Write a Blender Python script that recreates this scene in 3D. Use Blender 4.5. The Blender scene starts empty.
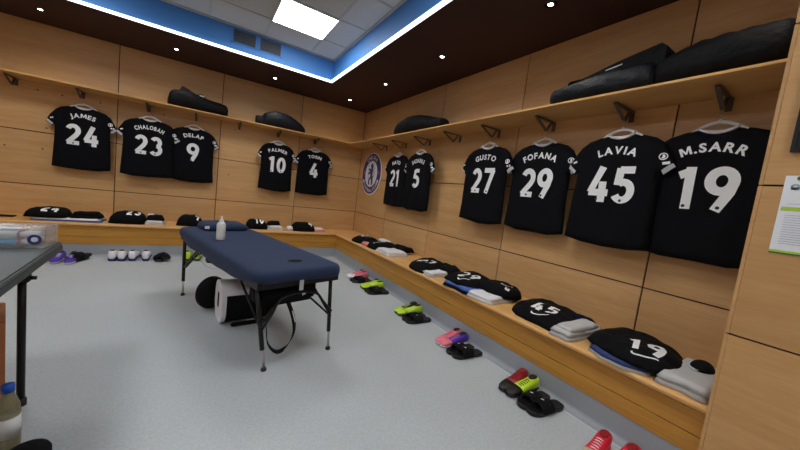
import bpy, bmesh, math, random
from math import pi, sin, cos, radians
from mathutils import Vector, Matrix, noise
from mathutils.geometry import delaunay_2d_cdt

sc = bpy.context.scene
COL = sc.collection

# ---------------------------------------------------------------- camera
cam = bpy.data.cameras.new('camera')
cam.sensor_width = 36.0
cam.lens = 311.45 / 800 * 36.0
cam.clip_start = 0.02
camo = bpy.data.objects.new('camera', cam)
COL.objects.link(camo)
rt = Vector((0.84032302, -0.52785648, 0.12338867))
fw = Vector((0.53929404, 0.83712235, -0.09158655))
up = Vector((-0.05494686, 0.14350506, 0.98812304))
M4 = Matrix(((rt.x, up.x, -fw.x, -2.58519), (rt.y, up.y, -fw.y, -5.71323), (rt.z, up.z, -fw.z, 1.19794), (0, 0, 0, 1)))
camo.matrix_world = M4
sc.camera = camo

# ---------------------------------------------------------------- world, exposure
w = bpy.data.worlds.new('world')
sc.world = w
w.use_nodes = True
w.node_tree.nodes['Background'].inputs[0].default_value = (0.6, 0.7, 0.85, 1)
w.node_tree.nodes['Background'].inputs[1].default_value = 0.02
sc.view_settings.view_transform = 'Standard'
sc.view_settings.look = 'None'
sc.view_settings.gamma = 1
sc.view_settings.use_curve_mapping = False
sc.view_settings.exposure = 0.30
PANEL_E = 17.0      # ceiling light panels
SPOT_W = 9.0        # downlights
STRIP_E = 1.7       # cove light strip


# ---------------------------------------------------------------- materials
def s2l(c):
    return tuple((x / 12.92 if x <= 0.04045 else ((x + 0.055) / 1.055) ** 2.4) for x in c)


def hexc(h):
    return s2l(tuple(int(h[i:i + 2], 16) / 255 for i in (0, 2, 4))) + (1,)


def mat(name, col, rough=0.6, metal=0.0, bump=0.0, bscale=40, emit=None, es=0, sheen=0.0, var=0.0, vscale=6, trans=0, alpha=1, coat=0, spec=None):
    m = bpy.data.materials.new(name)
    m.use_nodes = True
    nt = m.node_tree
    b = nt.nodes['Principled BSDF']
    c = hexc(col)
    b.inputs['Base Color'].default_value = c
    b.inputs['Roughness'].default_value = rough
    b.inputs['Metallic'].default_value = metal
    if spec is not None:
        b.inputs['Specular IOR Level'].default_value = spec
    if sheen:
        b.inputs['Sheen Weight'].default_value = sheen
        b.inputs['Sheen Tint'].default_value = (0.5, 0.6, 0.8, 1)
    if trans:
        b.inputs['Transmission Weight'].default_value = trans
    if coat:
        b.inputs['Coat Weight'].default_value = coat
    b.inputs['Alpha'].default_value = alpha
    if emit:
        b.inputs['Emission Color'].default_value = hexc(emit)
        b.inputs['Emission Strength'].default_value = es
    tc = nt.nodes.new('ShaderNodeTexCoord')
    if var or bump:
        n = nt.nodes.new('ShaderNodeTexNoise')
        n.inputs['Scale'].default_value = vscale if var else bscale
        n.inputs['Detail'].default_value = 4
        nt.links.new(tc.outputs['Object'], n.inputs['Vector'])
    if var:
        r = nt.nodes.new('ShaderNodeMapRange')
        r.inputs['To Min'].default_value = 1 - var
        r.inputs['To Max'].default_value = 1 + var
        nt.links.new(n.outputs['Fac'], r.inputs['Value'])
        mx = nt.nodes.new('ShaderNodeVectorMath')
        mx.operation = 'SCALE'
        mx.inputs[0].default_value = c[:3]
        nt.links.new(r.outputs[0], mx.inputs['Scale'])
        nt.links.new(mx.outputs[0], b.inputs['Base Color'])
    if bump:
        n2 = nt.nodes.new('ShaderNodeTexNoise')
        n2.inputs['Scale'].default_value = bscale
        n2.inputs['Detail'].default_value = 3
        nt.links.new(tc.outputs['Object'], n2.inputs['Vector'])
        bp = nt.nodes.new('ShaderNodeBump')
        bp.inputs['Strength'].default_value = bump
        bp.inputs['Distance'].default_value = 0.01
        nt.links.new(n2.outputs['Fac'], bp.inputs['Height'])
        nt.links.new(bp.outputs[0], b.inputs['Normal'])
    return m


def wood(name, c1, c2, sx=(1.2, 1.2, 16), rough=0.42, isl=0.12):
    m = bpy.data.materials.new(name)
    m.use_nodes = True
    nt = m.node_tree
    b = nt.nodes['Principled BSDF']
    b.inputs['Roughness'].default_value = rough
    b.inputs['Specular IOR Level'].default_value = 0.35
    tc = nt.nodes.new('ShaderNodeTexCoord')
    mp = nt.nodes.new('ShaderNodeMapping')
    mp.inputs['Scale'].default_value = sx
    nt.links.new(tc.outputs['Object'], mp.inputs['Vector'])
    geo = nt.nodes.new('ShaderNodeNewGeometry')
    ad = nt.nodes.new('ShaderNodeVectorMath')
    ad.operation = 'MULTIPLY_ADD'
    cb = nt.nodes.new('ShaderNodeCombineXYZ')
    for i in range(3):
        nt.links.new(geo.outputs['Random Per Island'], cb.inputs[i])
    nt.links.new(cb.outputs[0], ad.inputs[0])
    ad.inputs[1].default_value = (17, 23, 31)
    nt.links.new(mp.outputs[0], ad.inputs[2])
    n = nt.nodes.new('ShaderNodeTexNoise')
    n.inputs['Scale'].default_value = 1.0
    n.inputs['Detail'].default_value = 6
    n.inputs['Roughness'].default_value = 0.62
    n.inputs['Distortion'].default_value = 0.5
    nt.links.new(ad.outputs[0], n.inputs['Vector'])
    n3 = nt.nodes.new('ShaderNodeTexNoise')
    n3.inputs['Scale'].default_value = 6.0
    n3.inputs['Detail'].default_value = 2
    nt.links.new(ad.outputs[0], n3.inputs['Vector'])
    mx0 = nt.nodes.new('ShaderNodeMix')
    mx0.inputs[0].default_value = 0.35
    nt.links.new(n.outputs['Fac'], mx0.inputs[2])
    nt.links.new(n3.outputs['Fac'], mx0.inputs[3])
    cr = nt.nodes.new('ShaderNodeValToRGB')
    cr.color_ramp.elements[0].position = 0.33
    cr.color_ramp.elements[0].color = hexc(c1)
    cr.color_ramp.elements[1].position = 0.67
    cr.color_ramp.elements[1].color = hexc(c2)
    nt.links.new(mx0.outputs[0], cr.inputs[0])
    r = nt.nodes.new('ShaderNodeMapRange')
    r.inputs['To Min'].default_value = 1 - isl
    r.inputs['To Max'].default_value = 1 + isl * 0.5
    nt.links.new(geo.outputs['Random Per Island'], r.inputs['Value'])
    sm = nt.nodes.new('ShaderNodeVectorMath')
    sm.operation = 'SCALE'
    nt.links.new(cr.outputs[0], sm.inputs[0])
    nt.links.new(r.outputs[0], sm.inputs['Scale'])
    nt.links.new(sm.outputs[0], b.inputs['Base Color'])
    return m


M = {}
M['veneer'] = wood('veneer', 'C49762', 'D4AB79', isl=0.09)
M['veneer_v'] = wood('veneer_end', 'B88C59', 'C79D6B', sx=(1.5, 1.5, 14))
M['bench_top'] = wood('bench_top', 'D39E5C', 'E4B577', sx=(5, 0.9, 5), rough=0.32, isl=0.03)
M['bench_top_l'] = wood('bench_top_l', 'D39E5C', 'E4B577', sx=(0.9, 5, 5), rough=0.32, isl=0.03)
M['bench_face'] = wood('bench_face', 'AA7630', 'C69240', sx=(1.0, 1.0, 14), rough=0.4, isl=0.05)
M['shelf'] = wood('shelf_wood', 'BD8E50', 'D2A466', sx=(3, 0.9, 5), rough=0.5, isl=0.03)
M['groove'] = mat('groove', '2C120D', 0.8)
M['maroon'] = mat('maroon', '341614', 0.75, var=0.08, vscale=2)
M['blue'] = mat('blue_paint', '3E7CC2', 0.6, var=0.03, vscale=2)
M['tile'] = mat('ceiling_tile', 'B9BCBC', 0.9, bump=0.15, bscale=120, var=0.04, vscale=30)
M['tbar'] = mat('ceiling_bar', 'A9ADAF', 0.6)
M['white'] = mat('white_trim', 'E8EAEC', 0.5)
M['strip'] = mat('light_strip', 'FFFFFF', 0.5, emit='F4F9FF', es=STRIP_E)
M['panel'] = mat('panel_diffuser', 'FFFFFF', 0.5, emit='FDFDFA', es=PANEL_E)
M['bulb'] = mat('downlight_bulb', 'FFFFFF', 0.5, emit='FFF6E6', es=30)
M['chrome'] = mat('chrome', 'C8CACC', 0.25, 1.0)
M['vent'] = mat('vent_dark', '2A3038', 0.7)
M['ventbar'] = mat('vent_bar', '47505C', 0.5)
M['coving'] = mat('coving_vinyl', '989EA6', 0.5, var=0.04, vscale=30)
M['seam'] = mat('floor_seam', 'C9D0D4', 0.4)
M['jersey'] = mat('black_jersey', '0A0B10', 0.9, bump=0.25, bscale=14, spec=0.15)
M['jersey2'] = mat('black_folded', '0A0B0F', 0.9, bump=0.35, bscale=16, spec=0.15)
M['navy'] = mat('navy_piping', '0F1328', 0.9, spec=0.1)
M['print'] = mat('white_print', 'E9ECF0', 0.6)
M['printdark'] = mat('print_badge_dark', '1A1C26', 0.6)
M['greytrim'] = mat('grey_trim', 'C3C5CC', 0.7)
M['hanger'] = mat('white_hanger', 'D9DADA', 0.35)
M['wire'] = mat('wire_metal', 'B0A890', 0.3, 1.0)
M['bracket'] = mat('bracket_metal', '5C5145', 0.5, 0.3)
M['jacket'] = mat('black_jacket', '05060A', 0.7, bump=0.9, bscale=24, spec=0.2)
M['jacketblue'] = mat('navy_jacket', '0B101A', 0.55, bump=0.9, bscale=26, spec=0.3)
M['greyshort'] = mat('grey_cloth', 'B9BABC', 0.9, bump=0.25, bscale=18, var=0.05, vscale=9)
M['whitecloth'] = mat('white_cloth', 'DDDDE2', 0.9, bump=0.3, bscale=20)
M['bluecloth'] = mat('blue_cloth', '4A66B4', 0.9, bump=0.3, bscale=20)
M['navycloth'] = mat('navy_cloth', '2C3C74', 0.9, bump=0.3, bscale=20)
M['yellowcloth'] = mat('yellow_cloth', 'D8CC6A', 0.9)
M['pinkcloth'] = mat('pink_cloth', 'D68A90', 0.9)
M['sheet'] = mat('navy_sheet', '152849', 0.85, bump=0.3, bscale=5, sheen=0.05, var=0.08, vscale=3)
M['blackmetal'] = mat('black_metal', '121316', 0.4, 0.3)
M['blackfab'] = mat('black_fabric', '0C0D11', 0.85, bump=0.3, bscale=25, spec=0.2)
M['rubber'] = mat('black_rubber', '0C0C0E', 0.45)
M['silver'] = mat('silver_metal', 'C2C6C8', 0.3, 0.9)
M['bottle'] = mat('bottle_plastic', 'D9DEE0', 0.35)
M['tabletop'] = mat('grey_tabletop', '525859', 0.45, var=0.05, vscale=8)
M['tableedge'] = mat('dark_table_edge', '3B4144', 0.5)
M['clear'] = mat('clear_plastic', 'F2F6F8', 0.12, trans=0.85, alpha=0.55)
M['tubeblue'] = mat('blue_tube', '4F9CC8', 0.5)
M['tubewhite'] = mat('white_tube', 'E6EAEC', 0.5)
M['tubered'] = mat('red_tube_label', 'B8707A', 0.5)
M['card'] = mat('brown_cardboard', 'A4663E', 0.8, var=0.05, vscale=20)
M['bluecap'] = mat('blue_cap', '1450B4', 0.4)
M['yellowliq'] = mat('yellow_liquid', '9A9468', 0.2, trans=0.5, alpha=0.75)
M['paper'] = mat('poster_paper', 'DDE2EA', 0.6)
M['green'] = mat('poster_green', 'A4C23C', 0.6)
M['dgreen'] = mat('poster_dark_green', '3F6B34', 0.6)
M['greyink'] = mat('poster_ink', '9AA0AC', 0.7)
M['board'] = mat('black_board', '0C0D10', 0.3)
M['crestblue'] = mat('crest_blue', '23296E', 0.5)
M['crestwhite'] = mat('crest_white', 'E4E8EE', 0.5)
M['crestred'] = mat('crest_red', 'A0484E', 0.5)
for n, c in dict(pink='E2768A', lime='B9DE2E', red='D11C38', darkred='8E1420', purple='4A2FA4', bootwhite='E6E4EC', bootblack='121216', cream='D8C4B0').items():
    M[n] = mat('boot_' + n, c, 0.45)


def floor_mat():
    m = bpy.data.materials.new('floor_vinyl')
    m.use_nodes = True
    nt = m.node_tree
    b = nt.nodes['Principled BSDF']
    b.inputs['Roughness'].default_value = 0.5
    b.inputs['Specular IOR Level'].default_value = 0.3
    tc = nt.nodes.new('ShaderNodeTexCoord')
    n = nt.nodes.new('ShaderNodeTexNoise')
    n.inputs['Scale'].default_value = 70
    n.inputs['Detail'].default_value = 5
    n.inputs['Roughness'].default_value = 0.8
    n2 = nt.nodes.new('ShaderNodeTexNoise')
    n2.inputs['Scale'].default_value = 1.3
    n2.inputs['Detail'].default_value = 3
    for k in (n, n2):
        nt.links.new(tc.outputs['Object'], k.inputs['Vector'])
    mx = nt.nodes.new('ShaderNodeMix')
    mx.inputs[0].default_value = 0.25
    nt.links.new(n.outputs['Fac'], mx.inputs[2])
    nt.links.new(n2.outputs['Fac'], mx.inputs[3])
    cr = nt.nodes.new('ShaderNodeValToRGB')
    cr.color_ramp.elements[0].position = 0.32
    cr.color_ramp.elements[0].color = hexc('A2A9AF')
    cr.color_ramp.elements[1].position = 0.68
    cr.color_ramp.elements[1].color = hexc('BFC6CB')
    nt.links.new(mx.outputs[0], cr.inputs[0])
    nt.links.new(cr.outputs[0], b.inputs['Base Color'])
    return m


M['floor'] = floor_mat()


# ---------------------------------------------------------------- object helpers
def tag(o, label=None, cat=None, group=None, kind=None):
    if label:
        o['label'] = label
    if cat:
        o['category'] = cat
    if group:
        o['group'] = group
    if kind:
        o['kind'] = kind
    return o


def link(name, me, mats, parent=None, loc=None, rotz=0, smooth=False):
    o = bpy.data.objects.new(name, me)
    COL.objects.link(o)
    if not isinstance(mats, (list, tuple)):
        mats = [mats]
    for m in mats:
        me.materials.append(m)
    if smooth:
        for p in me.polygons:
            p.use_smooth = True
    if parent is not None:
        o.parent = parent
    if loc is not None:
        o.location = loc
    if rotz:
        o.rotation_euler = (0, 0, rotz)
    return o


def obj(name, bm, mats, parent=None, loc=None, rotz=0, smooth=False, recalc=True):
    if recalc:
        bmesh.ops.recalc_face_normals(bm, faces=bm.faces)
    me = bpy.data.meshes.new(name)
    bm.to_mesh(me)
    bm.free()
    return link(name, me, mats, parent, loc, rotz, smooth)


def thing(name, label, cat, loc=(0, 0, 0), rotz=0, group=None):
    o = bpy.data.objects.new(name, None)
    o.empty_display_size = 0.1
    COL.objects.link(o)
    o.location = loc
    o.rotation_euler = (0, 0, rotz)
    tag(o, label, cat, group)
    return o


def B():
    return bmesh.new()


def box(bm, x0, x1, y0, y1, z0, z1, bevel=0, mi=0, mtx=None, seg=2):
    b2 = bmesh.new()
    bmesh.ops.create_cube(b2, size=1)
    for v in b2.verts:
        v.co = Vector((x0 + (v.co.x + .5) * (x1 - x0), y0 + (v.co.y + .5) * (y1 - y0), z0 + (v.co.z + .5) * (z1 - z0)))
    if bevel:
        bmesh.ops.bevel(b2, geom=b2.edges[:], offset=bevel, segments=seg, affect='EDGES')
    merge(bm, b2, mi, mtx)
    return bm


def merge(bm, b2, mi=0, mtx=None):
    vs = {}
    for v in b2.verts:
        co = v.co if mtx is None else mtx @ v.co
        vs[v] = bm.verts.new(co)
    for f in b2.faces:
        try:
            nf = bm.faces.new([vs[v] for v in f.verts])
            nf.material_index = mi
            nf.smooth = f.smooth
        except ValueError:
            pass
    b2.free()


def rings(bm, rs, cap=True, mi=0, closed=True):
    R = [[bm.verts.new(p) for p in r] for r in rs]
    n = len(R[0])
    for a, b in zip(R, R[1:]):
        for i in range(n if closed else n - 1):
            j = (i + 1) % n
            f = bm.faces.new((a[i], a[j], b[j], b[i]))
            f.material_index = mi
            f.smooth = True
    if cap:
        for r in (R[0], R[-1]):
            f = bm.faces.new(r)
            f.material_index = mi
    return R


def tube(bm, pts, r, n=8, mi=0, flat=None):
    pts = [Vector(p) for p in pts]
    rs = []
    prev = None
    for i, p in enumerate(pts):
        if i == 0:
            t = pts[1] - p
        elif i == len(pts) - 1:
            t = p - pts[-2]
        else:
            t = (pts[i + 1] - p).normalized() + (p - pts[i - 1]).normalized()
        t.normalize()
        if prev is None:
            a = Vector((0, 0, 1)) if abs(t.z) < 0.9 else Vector((1, 0, 0))
            u = t.cross(a).normalized()
        else:
            u = (prev - t * prev.dot(t)).normalized()
        prev = u
        v = t.cross(u)
        rr = r[i] if isinstance(r, (list, tuple)) else r
        f = flat or (1, 1)
        rs.append([p + u * cos(2 * pi * k / n) * rr * f[0] + v * sin(2 * pi * k / n) * rr * f[1] for k in range(n)])
    rings(bm, rs, mi=mi)
    return bm


def lathe(bm, prof, n=20, mi=0, c=(0, 0)):
    rs = [[Vector((c[0] + r * cos(2 * pi * k / n), c[1] + r * sin(2 * pi * k / n), z)) for k in range(n)] for r, z in prof]
    rings(bm, rs, mi=mi)
    return bm


def curve_pts(P, n=8):
    """Catmull-Rom"""
    P = [Vector(p) for p in P]
    out = []
    Q = [P[0] * 2 - P[1]] + P + [P[-1] * 2 - P[-2]]
    for i in range(1, len(Q) - 2):
        p0, p1, p2, p3 = Q[i - 1:i + 3]
        for k in range(n):
            t = k / n
            out.append(0.5 * ((2 * p1) + (p2 - p0) * t + (2 * p0 - 5 * p1 + 4 * p2 - p3) * t * t + (3 * p1 - p0 - 3 * p2 + p3) * t ** 3))
    out.append(P[-1])
    return out


# --- inflated cloth from a 2D outline
def smooth_poly(P, n=5):
    P = [Vector(p) for p in P]
    m = len(P)
    out = []
    for i in range(m):
        p0, p1, p2, p3 = P[i - 1], P[i], P[(i + 1) % m], P[(i + 2) % m]
        for k in range(n):
            t = k / n
            out.append(0.5 * ((2 * p1) + (p2 - p0) * t + (2 * p0 - 5 * p1 + 4 * p2 - p3) * t * t + (3 * p1 - p0 - 3 * p2 + p3) * t ** 3))
    return out


def inside(p, P):
    c = False
    j = len(P) - 1
    for i in range(len(P)):
        a, b = P[i], P[j]
        if (a.y > p.y) != (b.y > p.y) and p.x < (b.x - a.x) * (p.y - a.y) / (b.y - a.y) + a.x:
            c = not c
        j = i
    return c


def pdist(p, P):
    d = 1e9
    j = len(P) - 1
    for i in range(len(P)):
        a, b = P[j], P[i]
        ab = b - a
        L = ab.length_squared
        t = 0 if L == 0 else max(0, min(1, (p - a).dot(ab) / L))
        q = (a + ab * t - p).length
        if q < d:
            d = q
        j = i
    return d


def densify(P, step):
    out = []
    for i in range(len(P)):
        a, b = P[i], P[(i + 1) % len(P)]
        n = max(1, int((b - a).length / step))
        for k in range(n):
            out.append(a.lerp(b, k / n))
    return out


class Cloth:
    """closed cloth body above (and below) a planar outline; f(x,y) is its upper surface"""

    def __init__(s, P, top, r, back=0.0, amp=0.008, nscale=7, seed=0, step=0.022, stretch=(1, 1), base=0.0, soft=False):
        s.soft = soft
        s.P = densify([Vector(p) for p in P], step)
        s.top, s.r, s.back, s.amp, s.ns, s.seed, s.step, s.st, s.base = top, r, back, amp, nscale, seed, step, stretch, base

    def prof(s, d):
        t = min(1, d / s.r)
        if s.soft:
            return .22 * min(1, t * 6) ** .5 + .78 * (1 - (1 - t) ** 2)
        return math.sqrt(max(0, 1 - (1 - t) ** 2))

    def f(s, x, y):
        d = pdist(Vector((x, y)), s.P)
        e = s.prof(d)
        n = noise.noise(Vector((x * s.ns * s.st[0] + s.seed * 3.1, y * s.ns * s.st[1], s.seed * 7.7)))
        n += 0.5 * noise.noise(Vector((x * s.ns * 2.3 * s.st[0], y * s.ns * 2.3 * s.st[1] + 5, s.seed * 1.7)))
        return s.base + s.top * e + s.amp * n * min(1, d / 0.03)

    def build(s, bm, toco, mi=0):
        P = s.P
        xs = [p.x for p in P]
        ys = [p.y for p in P]
        pts = list(P)
        nb = len(P)
        rnd = random.Random(s.seed)
        x = min(xs)
        row = 0
        while x < max(xs):
            y = min(ys) + (row % 2) * s.step / 2
            while y < max(ys):
                q = Vector((x, y))
                if inside(q, P) and pdist(q, P) > s.step * 0.45:
                    pts.append(q)
                y += s.step
            x += s.step * 0.87
            row += 1
        # inner offset ring helps the rounded edge
        ed = [(i, (i + 1) % nb) for i in range(nb)]
        r = delaunay_2d_cdt(pts, ed, [], 1, 1e-6)
        V, F = r[0], r[2]
        top = [bm.verts.new(toco(v.x, v.y, s.f(v.x, v.y))) for v in V]
        bd = [pdist(v, P) < 1e-5 for v in V]
        bot = []
        for i, v in enumerate(V):
            if bd[i] and s.back >= 0:
                bot.append(top[i])
            else:
                e = s.prof(pdist(v, P))
                bot.append(bm.verts.new(toco(v.x, v.y, s.base - abs(s.back) * e)))
        for f in F:
            a = bm.faces.new([top[i] for i in f])
            a.material_index = mi
            a.smooth = True
            q = [bot[i] for i in f]
            try:
                b = bm.faces.new(q[::-1])
                b.material_index = mi
                b.smooth = True
            except ValueError:
                pass
        return bm


# --- glyphs
def ell(cx, cy, rx, ry, a0, a1, n=16):
    return [(cx + rx * cos(radians(a0 + (a1 - a0) * k / n)), cy + ry * sin(radians(a0 + (a1 - a0) * k / n))) for k in range(n + 1)]


T = 0.165
DIG = {
    '0': [ell(.5, .5, .33, .415, 0, 360, 26)],
    '1': [[(.22, .80), (.60, .90)], [(.58, 1.0), (.58, 0)]],
    '2': [ell(.48, .68, .32, .235, 160, -25, 12) + [(.66, .46), (.16, .085)], [(.10, .085), (.88, .085)]],
    '3': [ell(.46, .70, .30, .215, 150, -70, 12), ell(.46, .30, .35, .225, 80, -150, 14)],
    '4': [[(.62, 1.0), (.15, .27)], [(.08, .27), (.97, .27)], [(.70, .58), (.70, 0)]],
    '5': [[(.85, .915), (.24, .915)], [(.27, .96), (.21, .50)], ell(.46, .335, .34, .245, 125, -150, 16)],
    '7': [[(.08, .915), (.92, .915)], [(.82, .93), (.36, 0)]],
    '9': [ell(.5, .68, .34, .235, 0, 360, 24), [(.83, .64), (.76, .42), (.45, 0)]],
}


def stroke(bm, pts, t, f, step=0.012, mi=0):
    P = [Vector(p) for p in pts]
    Q = []
    for a, b in zip(P, P[1:]):
        n = max(1, int((b - a).length / step))
        for k in range(n):
            Q.append(a.lerp(b, k / n))
    Q.append(P[-1])
    closed = (Q[0] - Q[-1]).length < 1e-5
    rows = []
    for i, p in enumerate(Q):
        a = Q[i - 1] if i else (Q[-2] if closed else p)
        b = Q[i + 1] if i < len(Q) - 1 else (Q[1] if closed else p)
        d = (b - a).normalized()
        nrm = Vector((-d.y, d.x))
        rows.append([bm.verts.new(f(*(p + nrm * t * s))) for s in (-.5, -.17, .17, .5)])
    for a, b in zip(rows, rows[1:]):
        for k in range(3):
            q = bm.faces.new((a[k], a[k + 1], b[k + 1], b[k]))
            q.material_index = mi


def number(bm, txt, cx, cy, h, wd, t, f, gap=0.02):
    n = len(txt)
    tot = n * wd + (n - 1) * gap
    if '1' in txt:
        tot -= wd * 0.2
    x = cx - tot / 2
    for c in txt:
        ww = wd
        for st in DIG[c]:
            off = -wd * .12 if c == '1' else 0
            stroke(bm, [(x + off + px * wd, cy - h / 2 + py * h) for px, py in st], t, f)
        x += ww + gap - (wd * 0.2 if c == '1' else 0)


GL = {}


def glyph(c, bold=0.03):
    if c == 'M':
        P = [(0, 0), (0, .72), (.2, .72), (.39, .30), (.58, .72), (.78, .72), (.78, 0), (.61, 0), (.61, .44), (.45, .10), (.33, .10), (.17, .44), (.17, 0)]
        q = delaunay_2d_cdt([Vector(p) for p in P], [(i, (i + 1) % len(P)) for i in range(len(P))], [], 1, 1e-7)
        return [Vector((v.x, v.y, 0)) for v in q[0]], [tuple(f) for f in q[2]], .78, 0
    k = (c, bold)
    if k in GL:
        return GL[k]
    cu = bpy.data.curves.new('glyph', 'FONT')
    cu.body = c
    cu.size = 1
    cu.offset = bold
    cu.resolution_u = 3
    o = bpy.data.objects.new('glyph', cu)
    COL.objects.link(o)
    dg = bpy.context.evaluated_depsgraph_get()
    me = bpy.data.meshes.new_from_object(o.evaluated_get(dg))
    vs = [v.co.copy() for v in me.vertices]
    fs = [tuple(p.vertices) for p in me.polygons]
    adv = (max([v.x for v in vs]) - min([v.x for v in vs])) if vs else 0.3
    mn = min([v.x for v in vs]) if vs else 0
    bpy.data.objects.remove(o)
    bpy.data.curves.remove(cu)
    bpy.data.meshes.remove(me)
    GL[k] = (vs, fs, adv, mn)
    return GL[k]


def text(bm, s, cx, cy, h, f, arc=0, bold=0.03, gap=0.14, sx=1.0, mi=0):
    """h = capital height; arc = radius (positive: arched up, centre below)"""
    k = h / 0.70
    tot = 0
    for c in s:
        tot += (glyph(c, bold)[2] + gap) if c != ' ' else 0.4
    tot = (tot - gap) * k * sx
    x = -tot / 2
    for c in s:
        if c == ' ':
            x += 0.4 * k * sx
            continue
        vs, fs, adv, mn = glyph(c, bold)
        wch = adv * k * sx
        mid = x + wch / 2
        V = []
        for v in vs:
            lx = (v.x - mn) * k * sx - wch / 2
            ly = v.y * k - h / 2
            if arc:
                a = mid / arc
                X = cx + (abs(arc) + (ly if arc > 0 else -ly)) * sin(a) * (1 if arc > 0 else 1) * (1 if arc > 0 else -1) + lx * cos(a)
                Y = cy + (abs(arc) * (cos(a) - 1) + ly * cos(a)) * (1) - lx * sin(a) if arc > 0 else cy - abs(arc) * (cos(a) - 1) + ly - lx * sin(a)
                if arc > 0:
                    X = cx + (arc + ly) * sin(a) + lx * cos(a)
                else:
                    X = cx + (abs(arc) - ly) * sin(-a) + lx * cos(a)
            else:
                X, Y = cx + mid + lx, cy + ly
            V.append(bm.verts.new(f(X, Y)))
        for q in fs:
            try:
                fc = bm.faces.new([V[i] for i in q])
                fc.material_index = mi
            except ValueError:
                pass
        x += wch + gap * k * sx


def poly(bm, pts, f, mi=0):
    pts = [Vector(p) for p in pts]
    r = delaunay_2d_cdt(pts, [(i, (i + 1) % len(pts)) for i in range(len(pts))], [], 1, 1e-7)
    V = [bm.verts.new(f(v.x, v.y)) for v in r[0]]
    for q in r[2]:
        a = bm.faces.new([V[i] for i in q])
        a.material_index = mi


def disc(cx, cy, r, n=24, ry=None):
    return [(cx + r * cos(2 * pi * k / n), cy + (ry or r) * sin(2 * pi * k / n)) for k in range(n)]


def ring(bm, cx, cy, r0, r1, f, n=48, mi=0):
    A = [bm.verts.new(f(cx + r0 * cos(2 * pi * k / n), cy + r0 * sin(2 * pi * k / n))) for k in range(n)]
    C = [bm.verts.new(f(cx + r1 * cos(2 * pi * k / n), cy + r1 * sin(2 * pi * k / n))) for k in range(n)]
    for k in range(n):
        q = bm.faces.new((A[k], A[(k + 1) % n], C[(k + 1) % n], C[k]))
        q.material_index = mi


# ================================================================ ROOM
H = 2.71      # dark perimeter ceiling
HC = 3.03     # raised ceiling
XL, YN = -5.7, -8.4
BZ = 0.41
BD = 0.586
SZ = 2.03
SD = 0.398

bm = B()
box(bm, XL, 0, YN, 0, -0.1, 0)
tag(obj('floor', bm, M['floor']), 'pale grey speckled vinyl floor', kind='structure')

rows = [0.134, 0.782, 1.430, 2.078, 2.712]


def panel_wall(name, a_edges, place, label, holes=()):
    bm = B()
    place(bm, min(a_edges), max(a_edges), 0.0, 3.1, 0.05, 0.20, 1)
    place(bm, min(a_edges), max(a_edges), 0.0, 3.1, 0.012, 0.06, 1)
    g = 0.005
    for a0, a1 in zip(a_edges, a_edges[1:]):
        for z0, z1 in zip(rows, rows[1:]):
            place(bm, a0 + g, a1 - g, z0 + g, z1 - g, 0.0, 0.014, 0)
    for (a, z) in holes:
        place(bm, a - .008, a + .008, z - .007, z + .007, -0.0006, 0.003, 1)
    return tag(obj(name, bm, [M['veneer'], M['groove']]), label, kind='structure')


panel_wall('wall_left', [-6.0, -4.8, -3.6, -2.4, -1.2, 0.0],
           lambda bm, a0, a1, z0, z1, d0, d1, mi: box(bm, a0, a1, d0, d1, z0, z1, 0.0, mi),
           'oak veneer panelled wall with thin dark grooves, behind the massage table',
           [(-4.59, 1.22), (-4.28, 1.23), (-4.25, 1.49), (-4.72, 1.93), (-4.33, 1.93), (-4.12, 1.92), (-3.77, 1.92), (-3.1, 1.93), (-2.2, 1.92), (-2.25, 1.2), (-0.8, 1.9), (-.45, 1.2)])
panel_wall('wall_right', [-8.4, -7.29, -6.07, -4.86, -3.63, -2.4, -1.2, 0.0],
           lambda bm, a0, a1, z0, z1, d0, d1, mi: box(bm, d0, d1, a0, a1, z0, z1, 0.0, mi),
           'oak veneer panelled wall with thin dark grooves, behind the row of hanging shirts')
# projecting boxed-in wall section at the right-hand edge of the photo
bm = B()
PX = -0.62
PY = -5.388
box(bm, PX + 0.012, 0.0, -8.4, PY - 0.004, 0, H, 0, 1)
ys = [PY, -6.6, -7.8, -8.4]
for z0, z1 in zip([0.0] + rows[0:0] + [0.782, 1.430, 2.078], [0.782, 1.430, 2.078, 2.712]):
    for y1, y0 in zip(ys, ys[1:]):
        box(bm, PX, PX + 0.014, y0 + .004, y1 - (.013 if y1 == PY else .004), z0 + .004, z1 - .004, 0, 0)
    box(bm, PX, 0.0, PY - 0.012, PY, z0 + .003, z1 - .003, 0, 0)
tag(obj('wall_near_right', bm, [M['veneer_v'], M['groove']]), 'projecting oak veneer wall section at the end of the bench', kind='structure')

bm = B()
box(bm, XL - 0.2, XL, YN, 0.2, 0, 3.1)
tag(obj('wall_far_left', bm, M['veneer']), 'plain wall at the left end of the room', kind='structure')
bm = B()
box(bm, XL, 0, YN - 0.2, YN, 0, 3.1)
tag(obj('wall_near', bm, M['veneer']), 'plain wall at the near end of the room', kind='structure')

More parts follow.
